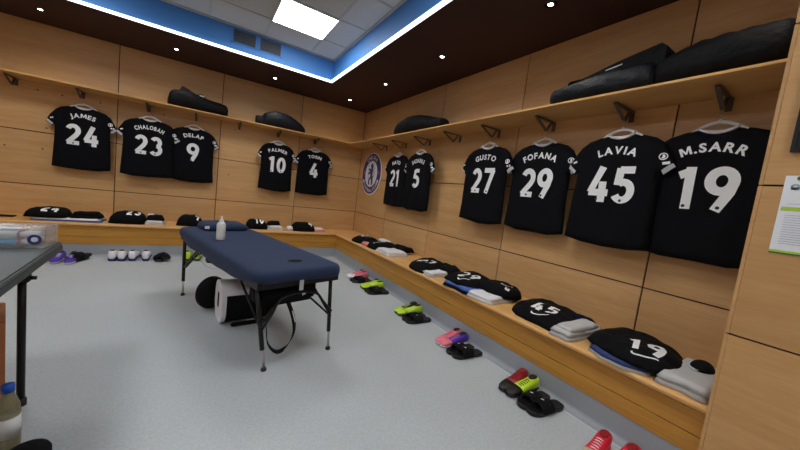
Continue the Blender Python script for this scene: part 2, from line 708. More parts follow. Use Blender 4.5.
# ceiling
SO = 1.078
x0i, x1i, y0i, y1i = XL + SO, -SO, YN + SO, -SO
bm = B()
box(bm, x0i - .1, x1i + .1, y0i - .1, y1i + .1, HC, HC + 0.1)
tag(obj('ceiling', bm, M['tile']), 'raised ceiling of pale grey tiles', kind='structure')
bm = B()
gx = -1.42
while gx > x0i:
    box(bm, gx - .012, gx + .012, y0i, y1i, HC - .006, HC + .005)
    gx -= 0.6
gy = -1.585
while gy > y0i:
    box(bm, x0i, x1i, gy - .012, gy + .012, HC - .0062, HC + .005)
    gy -= 0.6
box(bm, x0i, x1i, y1i - .02, y1i, HC - .02, HC)
box(bm, x1i - .02, x1i, y0i, y1i, HC - .02, HC)
tag(obj('trim_1', bm, M['tbar']), 'thin grey grid bars between the ceiling tiles', kind='structure')
bm = B()
for a in ((XL, 0, y1i, 0), (XL, 0, YN, y0i), (x1i, 0, y0i, y1i), (XL, x0i, y0i, y1i)):
    box(bm, a[0], a[1], a[2], a[3], H, H + 0.03)
tag(obj('trim_2', bm, M['maroon']), 'dark maroon lowered ceiling band around the room', kind='structure')
bm = B()
th = 0.03
box(bm, x0i, x1i, y1i, y1i + th, H + .03, HC)
box(bm, x0i, x1i, y0i - th, y0i, H + .03, HC)
box(bm, x1i, x1i + th, y0i - th, y1i + th, H + .03, HC)
box(bm, x0i - th, x0i, y0i - th, y1i + th, H + .03, HC)
tag(obj('trim_3', bm, M['blue']), 'bright blue painted upstand between the lowered and raised ceiling', kind='structure')
bm = B()
sw = 0.026
box(bm, x0i, x1i, y1i - sw, y1i, H - .002, H + .024)
box(bm, x0i, x1i, y0i, y0i + sw, H - .002, H + .024)
box(bm, x1i - sw, x1i, y0i + sw, y1i - sw, H - .002, H + .024)
box(bm, x0i, x0i + sw, y0i + sw, y1i - sw, H - .002, H + .024)
tag(obj('trim_4', bm, M['strip']), 'glowing white light strip along the edge of the lowered ceiling', kind='structure')

# vents in the blue upstand
def vent(xc, label):
    t = thing('air_vent', label, 'vent', (xc, y1i, 2.91), 0, 'air vents in the blue upstand')
    bm = B()
    box(bm, -.125, .125, -.004, 0, -.078, .078)
    obj('backing', bm, M['vent'], t)
    bm = B()
    for k in range(2):
        s = -1 if k == 0 else 1
        box(bm, s * .137 - .012, s * .137 + .012, -.012, 0, -.09, .09)
        box(bm, -.149, .149, -.012, 0, s * .084 - .008, s * .084 + .008)
    obj('frame', bm, M['blue'], t)
    bm = B()
    for k in range(9):
        z = -.066 + k * .0165
        box(bm, -.125, .125, -.009, -.003, z - .0022, z + .0022)
    obj('louvre', bm, M['ventbar'], t)


vent(-2.243, 'dark louvred air vent in the blue upstand, the left one of the pair')
vent(-1.937, 'dark louvred air vent in the blue upstand, the right one of the pair')


# ceiling light panels
def light_panel(x, y, label):
    t = thing('ceiling_light', label, 'light', (x, y, HC), 0, 'square ceiling light panels')
    bm = B()
    box(bm, -.288, .288, -.288, .288, -.012, -.002)
    obj('diffuser', bm, M['panel'], t)
    bm = B()
    for s in (-1, 1):
        box(bm, s * .294 - .006, s * .294 + .006, -.3, .3, -.016, 0)
        box(bm, -.288, .288, s * .294 - .006, s * .294 + .006, -.016, 0)
    obj('frame', bm, M['white'], t)


light_panel(-1.72, -1.885, 'bright square ceiling light panel above the massage table')
for x, y in ((-1.72, -4.285), (-4.12, -4.285), (-4.12, -1.885), (-1.72, -6.685), (-4.12, -6.685)):
    light_panel(x, y, 'square ceiling light panel outside the frame of the photo')


# downlights
def downlight(x, y, label):
    t = thing('downlight', label, 'light', (x, y, H), 0, 'small downlights in the dark ceiling band')
    bm = B()
    ring(bm, 0, 0, .028, .042, lambda a, b: Vector((a, b, -.004)), 24)
    lathe(bm, [(.042, 0), (.042, -.004), (.028, -.004)], 24)
    obj('bezel', bm, M['chrome'], t)
    bm = B()
    lathe(bm, [(.028, -.0005), (.027, -.003), (.001, -.006)], 20)
    obj('lens', bm, M['bulb'], t)
    l = bpy.data.lights.new('spot', 'SPOT')
    l.energy = SPOT_W
    l.color = (1.0, 0.93, 0.82)
    l.spot_size = radians(100)
    l.spot_blend = 0.9
    l.shadow_soft_size = 0.03
    lo = bpy.data.objects.new('lamp', l)
    COL.objects.link(lo)
    lo.parent = t
    lo.location = (0, 0, -.02)


DL = [(-4.16, -.525, 'leftmost downlight in the dark ceiling band'), (-2.965, -.525, 'downlight above the gap between shirts 24 and 9'),
      (-1.765, -.525, 'downlight above the black bag on the left shelf, left of the air vents'), (-.56, -.525, 'downlight in the corner of the dark ceiling band'),
      (-.535, -1.716, 'downlight second from the corner along the right wall'), (-.535, -2.94, 'downlight third from the corner along the right wall'),
      (-.535, -4.17, 'nearest and largest-looking downlight at the top of the photo')]
for d in DL:
    downlight(*d)
for x, y in ((-.535, -5.37), (-.535, -6.6), (-5.2, -1.7), (-5.2, -4.2)):
    downlight(x, y, 'downlight outside the frame of the photo')

# ---------------------------------------------------------------- bench
ZB = 0.1486
FX = BD - 0.03


def bench_top(bm, horizontal):
    # profile across depth, with rounded nosing
    prof = [(0.003, BZ), (BD - .012, BZ), (BD - .004, BZ - .004), (BD, BZ - .014), (BD - .004, BZ - .028), (BD - .012, BZ - .034), (0.003, BZ - .034)]
    if horizontal:   # along x, mitred at the corner
        A = [Vector((XL, -d, z)) for d, z in prof]
        C = [Vector((-d, -d, z)) for d, z in prof]
    else:
        A = [Vector((-d, -d, z)) for d, z in prof]
        C = [Vector((-d, PY, z)) for d, z in prof]
    rings(bm, [A, C])
    for f in bm.faces:
        f.smooth = False


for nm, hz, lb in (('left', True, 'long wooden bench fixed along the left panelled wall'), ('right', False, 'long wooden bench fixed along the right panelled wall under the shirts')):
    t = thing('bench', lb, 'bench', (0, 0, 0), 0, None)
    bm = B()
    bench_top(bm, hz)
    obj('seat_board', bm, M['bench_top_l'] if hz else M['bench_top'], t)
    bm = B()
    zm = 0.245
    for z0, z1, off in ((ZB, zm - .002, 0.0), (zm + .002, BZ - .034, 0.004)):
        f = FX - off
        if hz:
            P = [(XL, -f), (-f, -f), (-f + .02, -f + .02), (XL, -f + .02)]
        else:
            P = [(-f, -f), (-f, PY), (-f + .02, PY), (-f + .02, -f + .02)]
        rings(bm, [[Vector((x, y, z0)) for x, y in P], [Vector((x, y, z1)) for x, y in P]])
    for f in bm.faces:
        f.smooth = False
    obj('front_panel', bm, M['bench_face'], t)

# vinyl coving under the bench
prof = [(FX - .004, ZB)]
for k in range(7):
    a = k / 6 * pi / 2
    prof.append((FX - .004 + .03 * (1 - cos(a)), .03 * (1 - sin(a)) + 0.0015))
prof += [(FX + .05, 0.0015), (FX + .05, 0.0), (FX - .02, 0.0), (FX - .02, ZB)]
bm = B()
rings(bm, [[Vector((XL, -d, z)) for d, z in prof], [Vector((-d, -d, z)) for d, z in prof]])
for f in bm.faces:
    f.smooth = False
tag(obj('baseboard_left', bm, M['coving']), 'grey vinyl coving below the left bench', kind='structure')
bm = B()
rings(bm, [[Vector((-d, -d, z)) for d, z in prof], [Vector((-d, PY - .5 if d > -PX else PY, z)) for d, z in prof]])
for f in bm.faces:
    f.smooth = False
tag(obj('baseboard_right', bm, M['coving']), 'grey vinyl coving below the right bench', kind='structure')
bm = B()
q = FX + .05
box(bm, XL, -q, -q - .008, -q, 0, .002)
box(bm, -q - .008, -q, -8.0, -q - .008, 0, .002)
tag(obj('trim_5', bm, M['seam']), 'pale welded seam in the vinyl floor along the benches', kind='structure')


# ---------------------------------------------------------------- shelves with hook brackets
def shelf(hz, label, brackets):
    t = thing('wall_shelf', label, 'shelf')
    prof = [(0.0, SZ), (SD - .002, SZ), (SD, SZ - .002), (SD, SZ - .014), (SD - .002, SZ - .016), (0.0, SZ - .016)]
    bm = B()
    if hz:
        rings(bm, [[Vector((XL, -d, z)) for d, z in prof], [Vector((-d, -d, z)) for d, z in prof]])
    else:
        rings(bm, [[Vector((-d, -d, z)) for d, z in prof], [Vector((-d, PY, z)) for d, z in prof]])
    for f in bm.faces:
        f.smooth = False
    obj('shelf_board', bm, M['shelf'], t)
    for a in brackets:
        bm = B()
        # flat-bar triangle; local d = distance out of wall
        def fl(p, q, wd=.022, th=.004):
            p, q = Vector(p), Vector(q)
            d = (q - p).normalized()
            n = Vector((-d.y, d.x)) * th
            P = [p + n, q + n, q - n, p - n]
            def P3(v, s):
                return Vector((a + s, -v.x, v.y)) if hz else Vector((-v.x, a + s, v.y))
            rings(bm, [[P3(v, -wd / 2) for v in P], [P3(v, wd / 2) for v in P]])
        fl((.27, 2.003), (.0, 2.003))
        fl((.27, 2.0), (.10, 1.918))
        fl((.10, 1.918), (.045, 2.0))
        fl((.004, 2.008), (.004, 1.93), .03)
        for f in bm.faces:
            f.smooth = False
        obj('bracket', bm, M['bracket'], t)


LJ = [(-3.90, '24'), (-3.235, '23'), (-2.735, '9'), (-1.57, '10'), (-.94, '4')]
RJ = [(-1.585, '21'), (-2.225, '5'), (-3.415, '27'), (-4.0, '29'), (-4.622, '45'), (-5.10, '19')]
shelf(True, 'wooden shelf along the left wall above the hanging shirts', [-4.5, -3.93, -3.27, -2.72, -2.15, -1.57, -.94])
shelf(False, 'wooden shelf along the right wall above the hanging shirts', [-1.0, -1.6, -2.2, -2.8, -3.39, -4.0, -4.6, -5.1])

# ---------------------------------------------------------------- hanging shirts
NAMES = {'24': 'JAMES', '23': 'CHALOBAH', '9': 'DELAP', '10': 'PALMER', '4': 'TOSIN', '21': 'HATO', '5': 'BADIASHILE', '27': 'GUSTO', '29': 'FOFANA', '45': 'LAVIA', '19': 'M.SARR'}
HALF = [(.078, 0.0), (.14, -.014), (.21, -.038), (.262, -.08), (.302, -.15), (.338, -.235), (.277, -.285), (.264, -.262), (.265, -.33), (.268, -.45), (.274, -.60), (.283, -.765), (.15, -.783), (0, -.788)]


def jersey(num, loc, rotz, wsc, seed, label):
    t = thing('football_shirt', label, 'shirt', loc, rotz, 'black numbered football shirts on hangers')
    P = [(0, -.028), (.045, -.02)] + HALF
    P = P + [(-x, y) for x, y in reversed(P[1:-1])]
    rnd = random.Random(seed)
    P = [(x * wsc + rnd.uniform(-.004, .004), y + (rnd.uniform(-.007, .007) if y < -.7 else 0)) for x, y in P]
    c = Cloth(P, .026, .05, back=.018, amp=.011, nscale=6, seed=seed, stretch=(1.3, .45), step=.026)
    bm = B()
    c.build(bm, lambda x, y, h: Vector((x, -h, y)))
    obj('shirt_body', bm, M['jersey'], t, recalc=True, smooth=True)
    fr = lambda e: (lambda x, y: Vector((x, -c.f(x, y) - e, y)))
    bm = B()
    if len(num) == 1:
        number(bm, num, 0, -.352, .25, .155, .049, fr(.0022))
    else:
        number(bm, num, 0, -.352, .25, .144, .048, fr(.0022), .018)
    obj('number_print', bm, M['print'], t, recalc=False)
    bm = B()
    nm = NAMES[num]
    text(bm, nm, 0, -.112, .050, fr(.002), arc=.32, bold=.035, sx=(1.0 if len(nm) < 7 else .72 if len(nm) < 9 else .62))
    obj('name_print', bm, M['print'], t, recalc=False)
    xs = [-.082, .070] if len(num) == 2 else [-.02]
    for x in xs:
        bm = B()
        poly(bm, disc(x, -.459, .0095, 12), fr(.0032))
        obj('league_badge', bm, M['printdark'], t, recalc=False)
    # collar trim: band dipping across the back of the neck
    bm = B()
    pts = curve_pts([(-.082 * wsc, 0, .002), (-.05, 0, -.018), (0, 0, -.028), (.05, 0, -.018), (.082 * wsc, 0, .002)], 5)
    rr = []
    for p in pts:
        rr.append([Vector((p.x, -.016, p.z + .012)), Vector((p.x, -.024, p.z + .002)), Vector((p.x, -.025, p.z - .008)), Vector((p.x, .0, p.z - .006)), Vector((p.x, .004, p.z + .01))])
    rings(bm, rr)
    obj('collar', bm, M['greytrim'], t, smooth=True)
    # cuffs
    for s in (-1, 1):
        bm = B()
        a = Vector((s * .334 * wsc, -.228))
        b = Vector((s * .281 * wsc, -.276))
        a2 = a + Vector((-s * .015, .022)); b2 = b + Vector((-s * .013, .023))
        n = 8
        grid = []
        for e0, e1 in ((a2, b2), (a, b)):
            grid.append([bm.verts.new(fr(.0025)(*(e0.lerp(e1, k / n)))) for k in range(n + 1)])
        for k in range(n):
            bm.faces.new((grid[0][k], grid[0][k + 1], grid[1][k + 1], grid[1][k]))
        o = obj('cuff', bm, M['greytrim'], t, recalc=False)
        o.data.materials[0] = M['greytrim']
        # curved navy seam down the side
        bm = B()
        sp = curve_pts([Vector((s * .19 * wsc, -.055, 0)), Vector((s * .205 * wsc, -.2, 0)), Vector((s * .185 * wsc, -.36, 0)), Vector((s * .17 * wsc, -.47, 0)), Vector((s * .08, -.54, 0)), Vector((0, -.555, 0))], 5)
        stroke(bm, [(p.x, p.y) for p in sp], .004, fr(.0016))
        obj('seam_piping', bm, M['navy'], t, recalc=False)
    # sleeve badges on the right sleeve
    bm = B()
    cx, cy = .268 * wsc, -.165
    ring(bm, cx, cy, .017, .023, fr(.0024), 16)
    poly(bm, [(cx - .009, cy - .012), (cx + .008, cy - .013), (cx + .011, cy + .002), (cx + .004, cy + .013), (cx - .006, cy + .012), (cx - .003, cy)], fr(.0024))
    poly(bm, [(cx + .0, cy - .036), (cx + .036, cy - .030), (cx + .040, cy - .047), (cx + .004, cy - .052)], fr(.0024))
    obj('sleeve_badge', bm, M['print'], t, recalc=False)
    bm = B()
    cx = -.285 * wsc
    poly(bm, [(cx - .012, cy - .022), (cx + .016, cy - .012), (cx + .020, cy - .026), (cx - .008, cy - .036)], fr(.0024))
    obj('sleeve_patch', bm, M['print'], t, recalc=False)
    # hanger (own thing)
    h = thing('clothes_hanger', 'white plastic hanger holding the hanging black shirt number ' + num, 'hanger', loc, rotz, 'white hangers under the shelf brackets')
    bm = B()
    for s in (-1, 1):
        tube(bm, curve_pts([(s * .004, .004, .036), (s * .045, .004, .026), (s * .085, .004, .004), (s * .15, .004, -.038), (s * .195, .004, -.072)], 4), [.010] * 17, 8)
    tube(bm, [(-.07, .004, -.010), (0, .004, -.016), (.07, .004, -.010)], .008, 6)
    lathe(bm, [(.010, .028), (.011, .04), (.006, .052)], 10)
    obj('hanger_body', bm, M['hanger'], h, smooth=True)
    bm = B()
    tube(bm, [(0, .0, .045), (0, .0, .065)] + [(0, -.016 + .016 * cos(a), .078 + .016 * sin(a)) for a in [k * pi / 6 for k in range(0, 7)]] + [(0, -.030, .072)], .003, 6)
    obj('hook', bm, M['wire'], h, smooth=True)


JL = {'24': 'Black shirt JAMES 24 hanging at the left end of the left wall', '23': 'Black shirt CHALOBAH 23 hanging between shirts 24 and 9',
      '9': 'Black shirt number 9 DELAP hanging right of shirt 23', '10': 'Black shirt number 10 hanging left of shirt 4',
      '4': 'Black shirt number 4 hanging on the left wall nearest the corner', '21': 'Black shirt number 21 hanging beside the round crest, left of shirt 5',
      '5': 'Black shirt number 5 hanging just right of shirt 21', '27': 'Black shirt number 27 hanging left of shirt 29',
      '29': 'Black shirt FOFANA 29 hanging between shirts 27 and 45', '45': 'Black shirt LAVIA 45 hanging left of shirt 19',
      '19': 'Black shirt M.SARR 19, the nearest, beside the projecting wall'}
WS = {'24': .97, '23': 1.03, '9': .98, '10': .93, '4': 1.03, '21': 1.1, '5': 1.06, '27': 1.05, '29': 1.05, '45': 1.0, '19': 1.03}
k = 0
for x, n in LJ:
    jersey(n, (x, -.145 if n in ('23', '10') else -.10, 1.812), 0, WS[n], 10 + k, JL[n])
    k += 1
for y, n in RJ:
    jersey(n, (-.145 if n in ('5', '27', '45') else -.10, y, 1.812), -pi / 2, WS[n], 10 + k, JL[n])
    k += 1

# ---------------------------------------------------------------- round crest on the right wall
ct = thing('club_crest', 'large round blue and white club crest sign on the wall near the corner', 'sign', (-.002, -.535, 1.535), -pi / 2)
F = lambda e: (lambda x, y: Vector((x, -e, y)))
bm = B()
R0 = .385
b2 = B()
rings(b2, [[Vector((R0 * cos(2 * pi * k / 64), d, R0 * sin(2 * pi * k / 64))) for k in range(64)] for d in (0, -.006)])
merge(bm, b2)
obj('crest_disc', bm, M['crestwhite'], ct)
bm = B()
ring(bm, 0, 0, .238, .365, F(.0075), 64)
obj('blue_ring', bm, M['crestblue'], ct, recalc=False)
bm = B()
ring(bm, 0, 0, .236, .246, F(.009), 64)
ring(bm, 0, 0, .357, .366, F(.009), 64)
obj('ring_line', bm, M['crestred'], ct, recalc=False)


def arc_text(bm, s, r, h, top, f, sx=1.0):
    k = h / .7
    ws = [(glyph(c)[2] + .16) if c != ' ' else .35 for c in s]
    tot = (sum(ws) - .16) * k * sx
    x = -tot / 2
    for c, wv in zip(s, ws):
        if c != ' ':
            vs, fs, adv, mn = glyph(c)
            wch = adv * k * sx
            a = (x + wch / 2) / r
            V = []
            for v in vs:
                lx = (v.x - mn) * k * sx - wch / 2
                ly = v.y * k - h / 2
                if top:
                    V.append(bm.verts.new(f((r + ly) * sin(a) + lx * cos(a), (r + ly) * cos(a) - lx * sin(a))))
                else:
                    V.append(bm.verts.new(f((r - ly) * sin(a) + lx * cos(a), -(r - ly) * cos(a) + lx * sin(a))))
            for q in fs:
                try:
                    bm.faces.new([V[i] for i in q])
                except ValueError:
                    pass
        x += wv * k * sx


bm = B()
arc_text(bm, 'CHELSEA', .302, .062, True, F(.0095), 1.0)
arc_text(bm, 'FOOTBALL CLUB', .302, .055, False, F(.0095), .85)
obj('crest_lettering', bm, M['crestwhite'], ct, recalc=False)
bm = B()
# rampant lion looking back, holding a staff
lion = [(-.07, -.17), (-.02, -.175), (-.03, -.15), (-.04, -.11), (-.01, -.07), (.02, -.10), (.03, -.15), (.02, -.175), (.08, -.17), (.075, -.14), (.075, -.08), (.055, -.03),
        (.05, .02), (.06, .05), (.05, .09), (.065, .12), (.045, .15), (.015, .165), (-.02, .15), (-.035, .12), (-.02, .10), (-.03, .07), (-.07, .09), (-.10, .085), (-.105, .06),
        (-.07, .055), (-.045, .035), (-.08, .03), (-.105, .01), (-.10, -.015), (-.07, -.005), (-.03, .0), (-.02, -.04), (-.06, -.07), (-.085, -.12)]
poly(bm, [(x * 1.15, y * 1.15) for x, y in lion], F(.0085))
obj('lion', bm, M['crestblue'], ct, recalc=False)
bm = B()
stroke(bm, [(.06, -.06), (.10, -.05), (.115, 0), (.09, .05), (.11, .09), (.10, .12)], .016, F(.0087))
stroke(bm, [(-.10, -.10), (-.115, .15)], .010, F(.0087))
stroke(bm, [(-.115, .15), (-.14, .16)], .016, F(.0087))
obj('lion_tail', bm, M['crestblue'], ct, recalc=False)
bm = B()
for sx_, sy_ in ((-1, 1), (1, 1)):
    poly(bm, disc(sx_ * .296, .02, .032, 14), F(.0095))
obj('rosette', bm, M['crestred'], ct, recalc=False)
bm = B()
for sx_ in (-1, 1):
    poly(bm, disc(sx_ * .275, -.13, .03, 14), F(.0095))
obj('small_football', bm, M['crestwhite'], ct, recalc=False)

# ---------------------------------------------------------------- folded kit on the benches
R90 = -pi / 2
SW = [(-.5, -.02), (-.42, -.16), (-.25, -.2), (0, -.12), (.5, .16), (.0, 0.0), (-.2, -.06), (-.32, -.06), (-.36, .02), (-.3, .16), (-.42, .08)]


def folded_shirt(num, loc, rotz, outline, top, label, nc=(0, 0), nh=.13, seed=1, nrot=0, swoosh=True, group='folded black numbered shirts on the benches', amp=.012, boxy=False):
    t = thing('folded_shirt', label, 'shirt', loc, rotz, group)
    c = Cloth(smooth_poly(outline, 2), top, (.11 if boxy else .15), back=0, amp=amp, nscale=9, seed=seed, step=.02, soft=not boxy)
    bm = B()
    c.build(bm, lambda x, y, h: Vector((x, y, max(h, 0))))
    obj('folded_body', bm, M['jersey2'], t, smooth=True)
    ca, sa = cos(nrot), sin(nrot)

    def fr(x, y):
        X = nc[0] + x * ca - y * sa
        Y = nc[1] + x * sa + y * ca
        return Vector((X, Y, c.f(X, Y) + .003))
    bm = B()
    number(bm, num, 0, 0, nh, nh * .5, nh * .165, fr, nh * .12)
    obj('number_print', bm, M['print'], t, recalc=False)
    if swoosh:
        bm = B()
        pts = [(x * nh * .65, -nh * .78 + y * nh * .45) for x, y in [(-.55, .22), (-.5, .0), (-.3, -.1), (0, 0), (.5, .25)]]
        stroke(bm, [tuple(p[:2]) for p in curve_pts([Vector((a, b, 0)) for a, b in pts], 4)], nh * .05, fr)
        obj('logo_print', bm, M['print'], t, recalc=False)
    return t


def cloth_item(name, label, cat, loc, rotz, outline, layers, m, seed=1, group=None, trim=None, amp=.006):
    """layers: list of (top, scale); a folded pile of one garment"""
    bm = B()
    z = 0
    rnd = random.Random(seed)
    for i, (h, s) in enumerate(layers):
        cx = sum(p[0] for p in outline) / len(outline)
        cy = sum(p[1] for p in outline) / len(outline)
        O = [(cx + (x - cx) * s + (rnd.uniform(-.006, .006) if i else 0), cy + (y - cy) * s) for x, y in outline]
        c = Cloth(smooth_poly(O, 3), h, min(.03, h * 1.3), back=0, amp=amp, nscale=8, seed=seed + i, step=.025, base=z)
        c.build(bm, lambda x, y, hh: Vector((x, y, max(hh, 0))), mi=(1 if trim and i == 0 else 0))
        z += h * .85
    o = obj(name, bm, [m] + ([trim] if trim else []), None, loc, rotz, smooth=True)
    return tag(o, label, cat, group)


def rect(x0, x1, y0, y1, j=0, seed=0):
    rnd = random.Random(seed)
    P = [(x0, y0), ((x0 + x1) / 2, y0), (x1, y0), (x1, (y0 + y1) / 2), (x1, y1), ((x0 + x1) / 2, y1), (x0, y1), (x0, (y0 + y1) / 2)]
    return [(a + rnd.uniform(-j, j), b + rnd.uniform(-j, j)) for a, b in P]


def wloc(pts, org):
    """world (x,y) points to the right-wall local frame rotated by -90 about org: local X = -world y, local Y = world x"""
    return [(-(y - org[1]), (x - org[0])) for x, y in pts]


Z = BZ + .001
# right bench, from near to far
o19 = (-.32, -5.0)
folded_shirt('19', (o19[0] + .035, o19[1] - .02, Z + .036), R90, wloc([(-.565, -4.86), (-.50, -4.76), (-.22, -4.72), (-.06, -4.80), (-.03, -4.95), (-.12, -5.12), (-.30, -5.2), (-.50, -5.20), (-.595, -5.12), (-.605, -4.98)], o19), .062,
             'folded black shirt number 19 on the bench, nearest to the camera', nc=(.04, -.09), nh=.175, nrot=radians(17), seed=31)
cloth_item('folded_garment', 'folded grey and navy garment lying under the folded shirt 19', 'clothes', (o19[0], o19[1], Z), R90, wloc([(-.555, -4.83), (-.12, -4.80), (-.10, -5.10), (-.555, -5.14)], o19), [(.02, .97), (.02, .95)], M['navycloth'], 33, 'folded garments on the benches', M['greyshort'])
cloth_item('folded_shorts', 'folded light grey shorts beside the folded shirt 19, under the dark cap', 'shorts', (o19[0], -5.27, Z), R90, rect(-.105, .105, -.235, .22, .006, 5), [(.035, 1), (.03, .96)], M['greyshort'], 35, 'folded garments on the benches')
# dark cap on the shorts
t = thing('dark_cap', 'dark rounded cap resting on the light grey folded shorts', 'cap', (-.25, -5.275, Z + .062), R90)
bm = B()
rs = []
for k in range(6):
    a = k / 5 * pi / 2 * .97
    rs.append([Vector((.050 * cos(a) * cos(b), .070 * cos(a) * sin(b), .045 * sin(a))) for b in [2 * pi * j / 20 for j in range(20)]])
rings(bm, rs)
obj('crown', bm, M['blackfab'], t, smooth=True)
bm = B()
tube(bm, [(.053 * cos(b), .074 * sin(b), .004) for b in [pi * .75 + pi * .75 * j / 10 for j in range(11)]], .005, 6)
obj('trim_edge', bm, M['greytrim'], t, smooth=True)

o45 = (-.32, -4.36)
S45 = (-.265, -4.42)
folded_shirt('45', (S45[0], S45[1], Z), R90, wloc([(-.575, -4.22), (-.42, -4.08), (-.15, -4.05), (-.03, -4.12), (-.02, -4.36), (-.14, -4.52), (-.38, -4.61), (-.59, -4.60), (-.585, -4.42)], o45), .075,
             'folded black shirt number 45 on the bench', nc=(-.02, -.07), nh=.175, nrot=radians(17), seed=41)
cloth_item('folded_shorts', 'folded light grey shorts between the folded shirts 45 and 19', 'shorts', (-.33, -4.66, Z), R90, rect(-.085, .085, -.24, .19, .012, 6), [(.03, 1), (.028, .95), (.02, .8)], M['greyshort'], 45, 'folded garments on the benches', amp=.01)
cloth_item('folded_socks', 'rolled navy and white socks on the grey shorts behind shirt 45', 'socks', (-.15, -4.60, Z + .045), R90, rect(-.07, .07, -.05, .05, .008, 7), [(.03, 1)], M['navy'], 46, None, amp=.01)

o29 = (-.32, -3.58)
cloth_item('folded_garment', 'folded blue garment lying under the folded shirt 29', 'clothes', (-.36, -3.66, Z), R90, rect(-.17, .17, -.225, .15, .01, 9), [(.03, 1), (.02, .95)], M['bluecloth'], 51, 'folded garments on the benches', M['navy'])
folded_shirt('29', (o29[0], o29[1], Z + .04), R90, wloc([(-.52, -3.42), (-.35, -3.36), (-.1, -3.38), (-.06, -3.55), (-.12, -3.74), (-.35, -3.82), (-.52, -3.76), (-.56, -3.6)], o29), .07,
             'folded black shirt number 29 on the bench, on top of a blue garment', nc=(.04, -.05), nh=.17, nrot=radians(20), seed=52)
cloth_item('folded_shorts', 'folded white and grey shorts between the folded shirts 29 and 45', 'shorts', (-.38, -3.93, Z), R90, rect(-.14, .13, -.19, .14, .015, 10), [(.028, 1), (.022, .93)], M['whitecloth'], 53, 'folded garments on the benches', amp=.01)
t = thing('folded_jacket', 'crumpled black jacket with small white marks beside the folded shirt 29', 'jacket', (-.27, -3.91, Z + .03), R90)
c = Cloth(smooth_poly([(-.17, -.10), (-.08, -.15), (.06, -.16), (.17, -.09), (.19, .04), (.12, .15), (-.03, .18), (-.15, .12), (-.2, 0)], 4), .085, .08, amp=.025, nscale=9, seed=54)
bm = B()
c.build(bm, lambda x, y, h: Vector((x, y, max(0, h))))
obj('jacket_body', bm, M['jersey2'], t, smooth=True)
bm = B()
poly(bm, [(.10, -.06), (.14, -.045), (.15, -.075), (.12, -.09)], lambda x, y: Vector((x, y, c.f(x, y) + .004)))
stroke(bm, [(-.02, .03), (.04, .02), (.10, .04)], .018, lambda x, y: Vector((x, y, c.f(x, y) + .004)))
obj('white_print', bm, M['print'], t, recalc=False)

o27 = (-.33, -2.88)
folded_shirt('27', (o27[0] + .01, o27[1] - .04, Z), R90, wloc([(-.585, -2.86), (-.45, -2.68), (-.22, -2.58), (-.06, -2.66), (-.06, -2.9), (-.25, -3.08), (-.46, -3.16), (-.58, -3.1)], o27), .085,
             'folded black shirt number 27 on the bench', nc=(.03, -.06), nh=.17, nrot=radians(20), seed=61, swoosh=False)
cloth_item('folded_shorts', 'folded white shorts between the folded shirts 27 and 29', 'shorts', (-.42, -3.18, Z), R90, rect(-.10, .10, -.14, .13, .01, 12), [(.025, 1), (.022, .93)], M['whitecloth'], 63, 'folded garments on the benches')
t = thing('sock_bundle', 'black sock bundle with a yellow band between shirts 27 and 29', 'socks', (-.25, -3.17, Z + .03), R90)
c = Cloth(smooth_poly([(-.16, -.06), (-.05, -.10), (.1, -.09), (.19, -.02), (.13, .09), (-.02, .12), (-.15, .08)], 4), .065, .06, amp=.018, nscale=11, seed=64)
bm = B()
c.build(bm, lambda x, y, h: Vector((x, y, max(0, h))))
obj('sock_body', bm, M['jersey2'], t, smooth=True)
bm = B()
stroke(bm, [(-.11, .055), (-.05, .065), (.0, .06)], .03, lambda x, y: Vector((x, y, c.f(x, y) + .004)))
obj('yellow_band', bm, M['yellowcloth'], t, recalc=False)

# far group on the right bench: shirts 21 and 5
folded_shirt('5', (-.30, -1.80, Z), R90, smooth_poly([(-.26, -.12), (-.12, -.22), (.1, -.23), (.22, -.12), (.26, .06), (.12, .2), (-.1, .22), (-.22, .12)], 1), .09,
             'folded black shirt number 5 on the bench', nc=(-.02, -.03), nh=.16, nrot=radians(20), seed=71)
cloth_item('folded_shorts', 'folded white shorts beside the folded shirt 5', 'shorts', (-.38, -2.18, Z), R90, rect(-.18, .17, -.17, .15, .015, 14), [(.035, 1), (.025, .9)], M['whitecloth'], 73, 'folded garments on the benches', amp=.01)
cloth_item('sock_bundle', 'black sock bundle lying behind the white shorts beside shirt 5', 'socks', (-.16, -2.1, Z + .03), R90, rect(-.12, .14, -.08, .08, .02, 15), [(.07, 1)], M['jersey2'], 74, None, amp=.02)
t = folded_shirt('21', (-.36, -1.33, Z), R90, smooth_poly([(-.24, -.1), (-.12, -.2), (.1, -.2), (.2, -.1), (.2, .08), (.08, .2), (-.1, .2), (-.22, .1)], 1), .09,
                 'folded black shirt number 21 on the bench nearest the corner', nc=(-.03, .02), nh=.15, nrot=radians(20), seed=72, swoosh=False)
cloth_item('folded_socks', 'pink and white folded socks between the folded shirts 21 and 5', 'socks', (-.42, -1.60, Z + .001), R90, rect(-.09, .09, -.11, .10, .015, 16), [(.05, 1)], M['whitecloth'], 75, None, M['pinkcloth'], amp=.015)
cloth_item('folded_shorts', 'white folded shorts behind the folded shirt 21', 'shorts', (-.13, -1.52, Z), R90, rect(-.16, .16, -.08, .08, .015, 17), [(.05, 1), (.04, .85)], M['whitecloth'], 76, 'folded garments on the benches', amp=.012)

# left bench
def lshape(wd, dp):
    return smooth_poly([(-wd / 2, -dp * .35), (-wd * .3, -dp / 2), (wd * .3, -dp / 2), (wd / 2, -dp * .35), (wd * .48, dp * .3), (wd * .25, dp / 2), (-wd * .25, dp / 2), (-wd * .46, dp * .25)], 1)


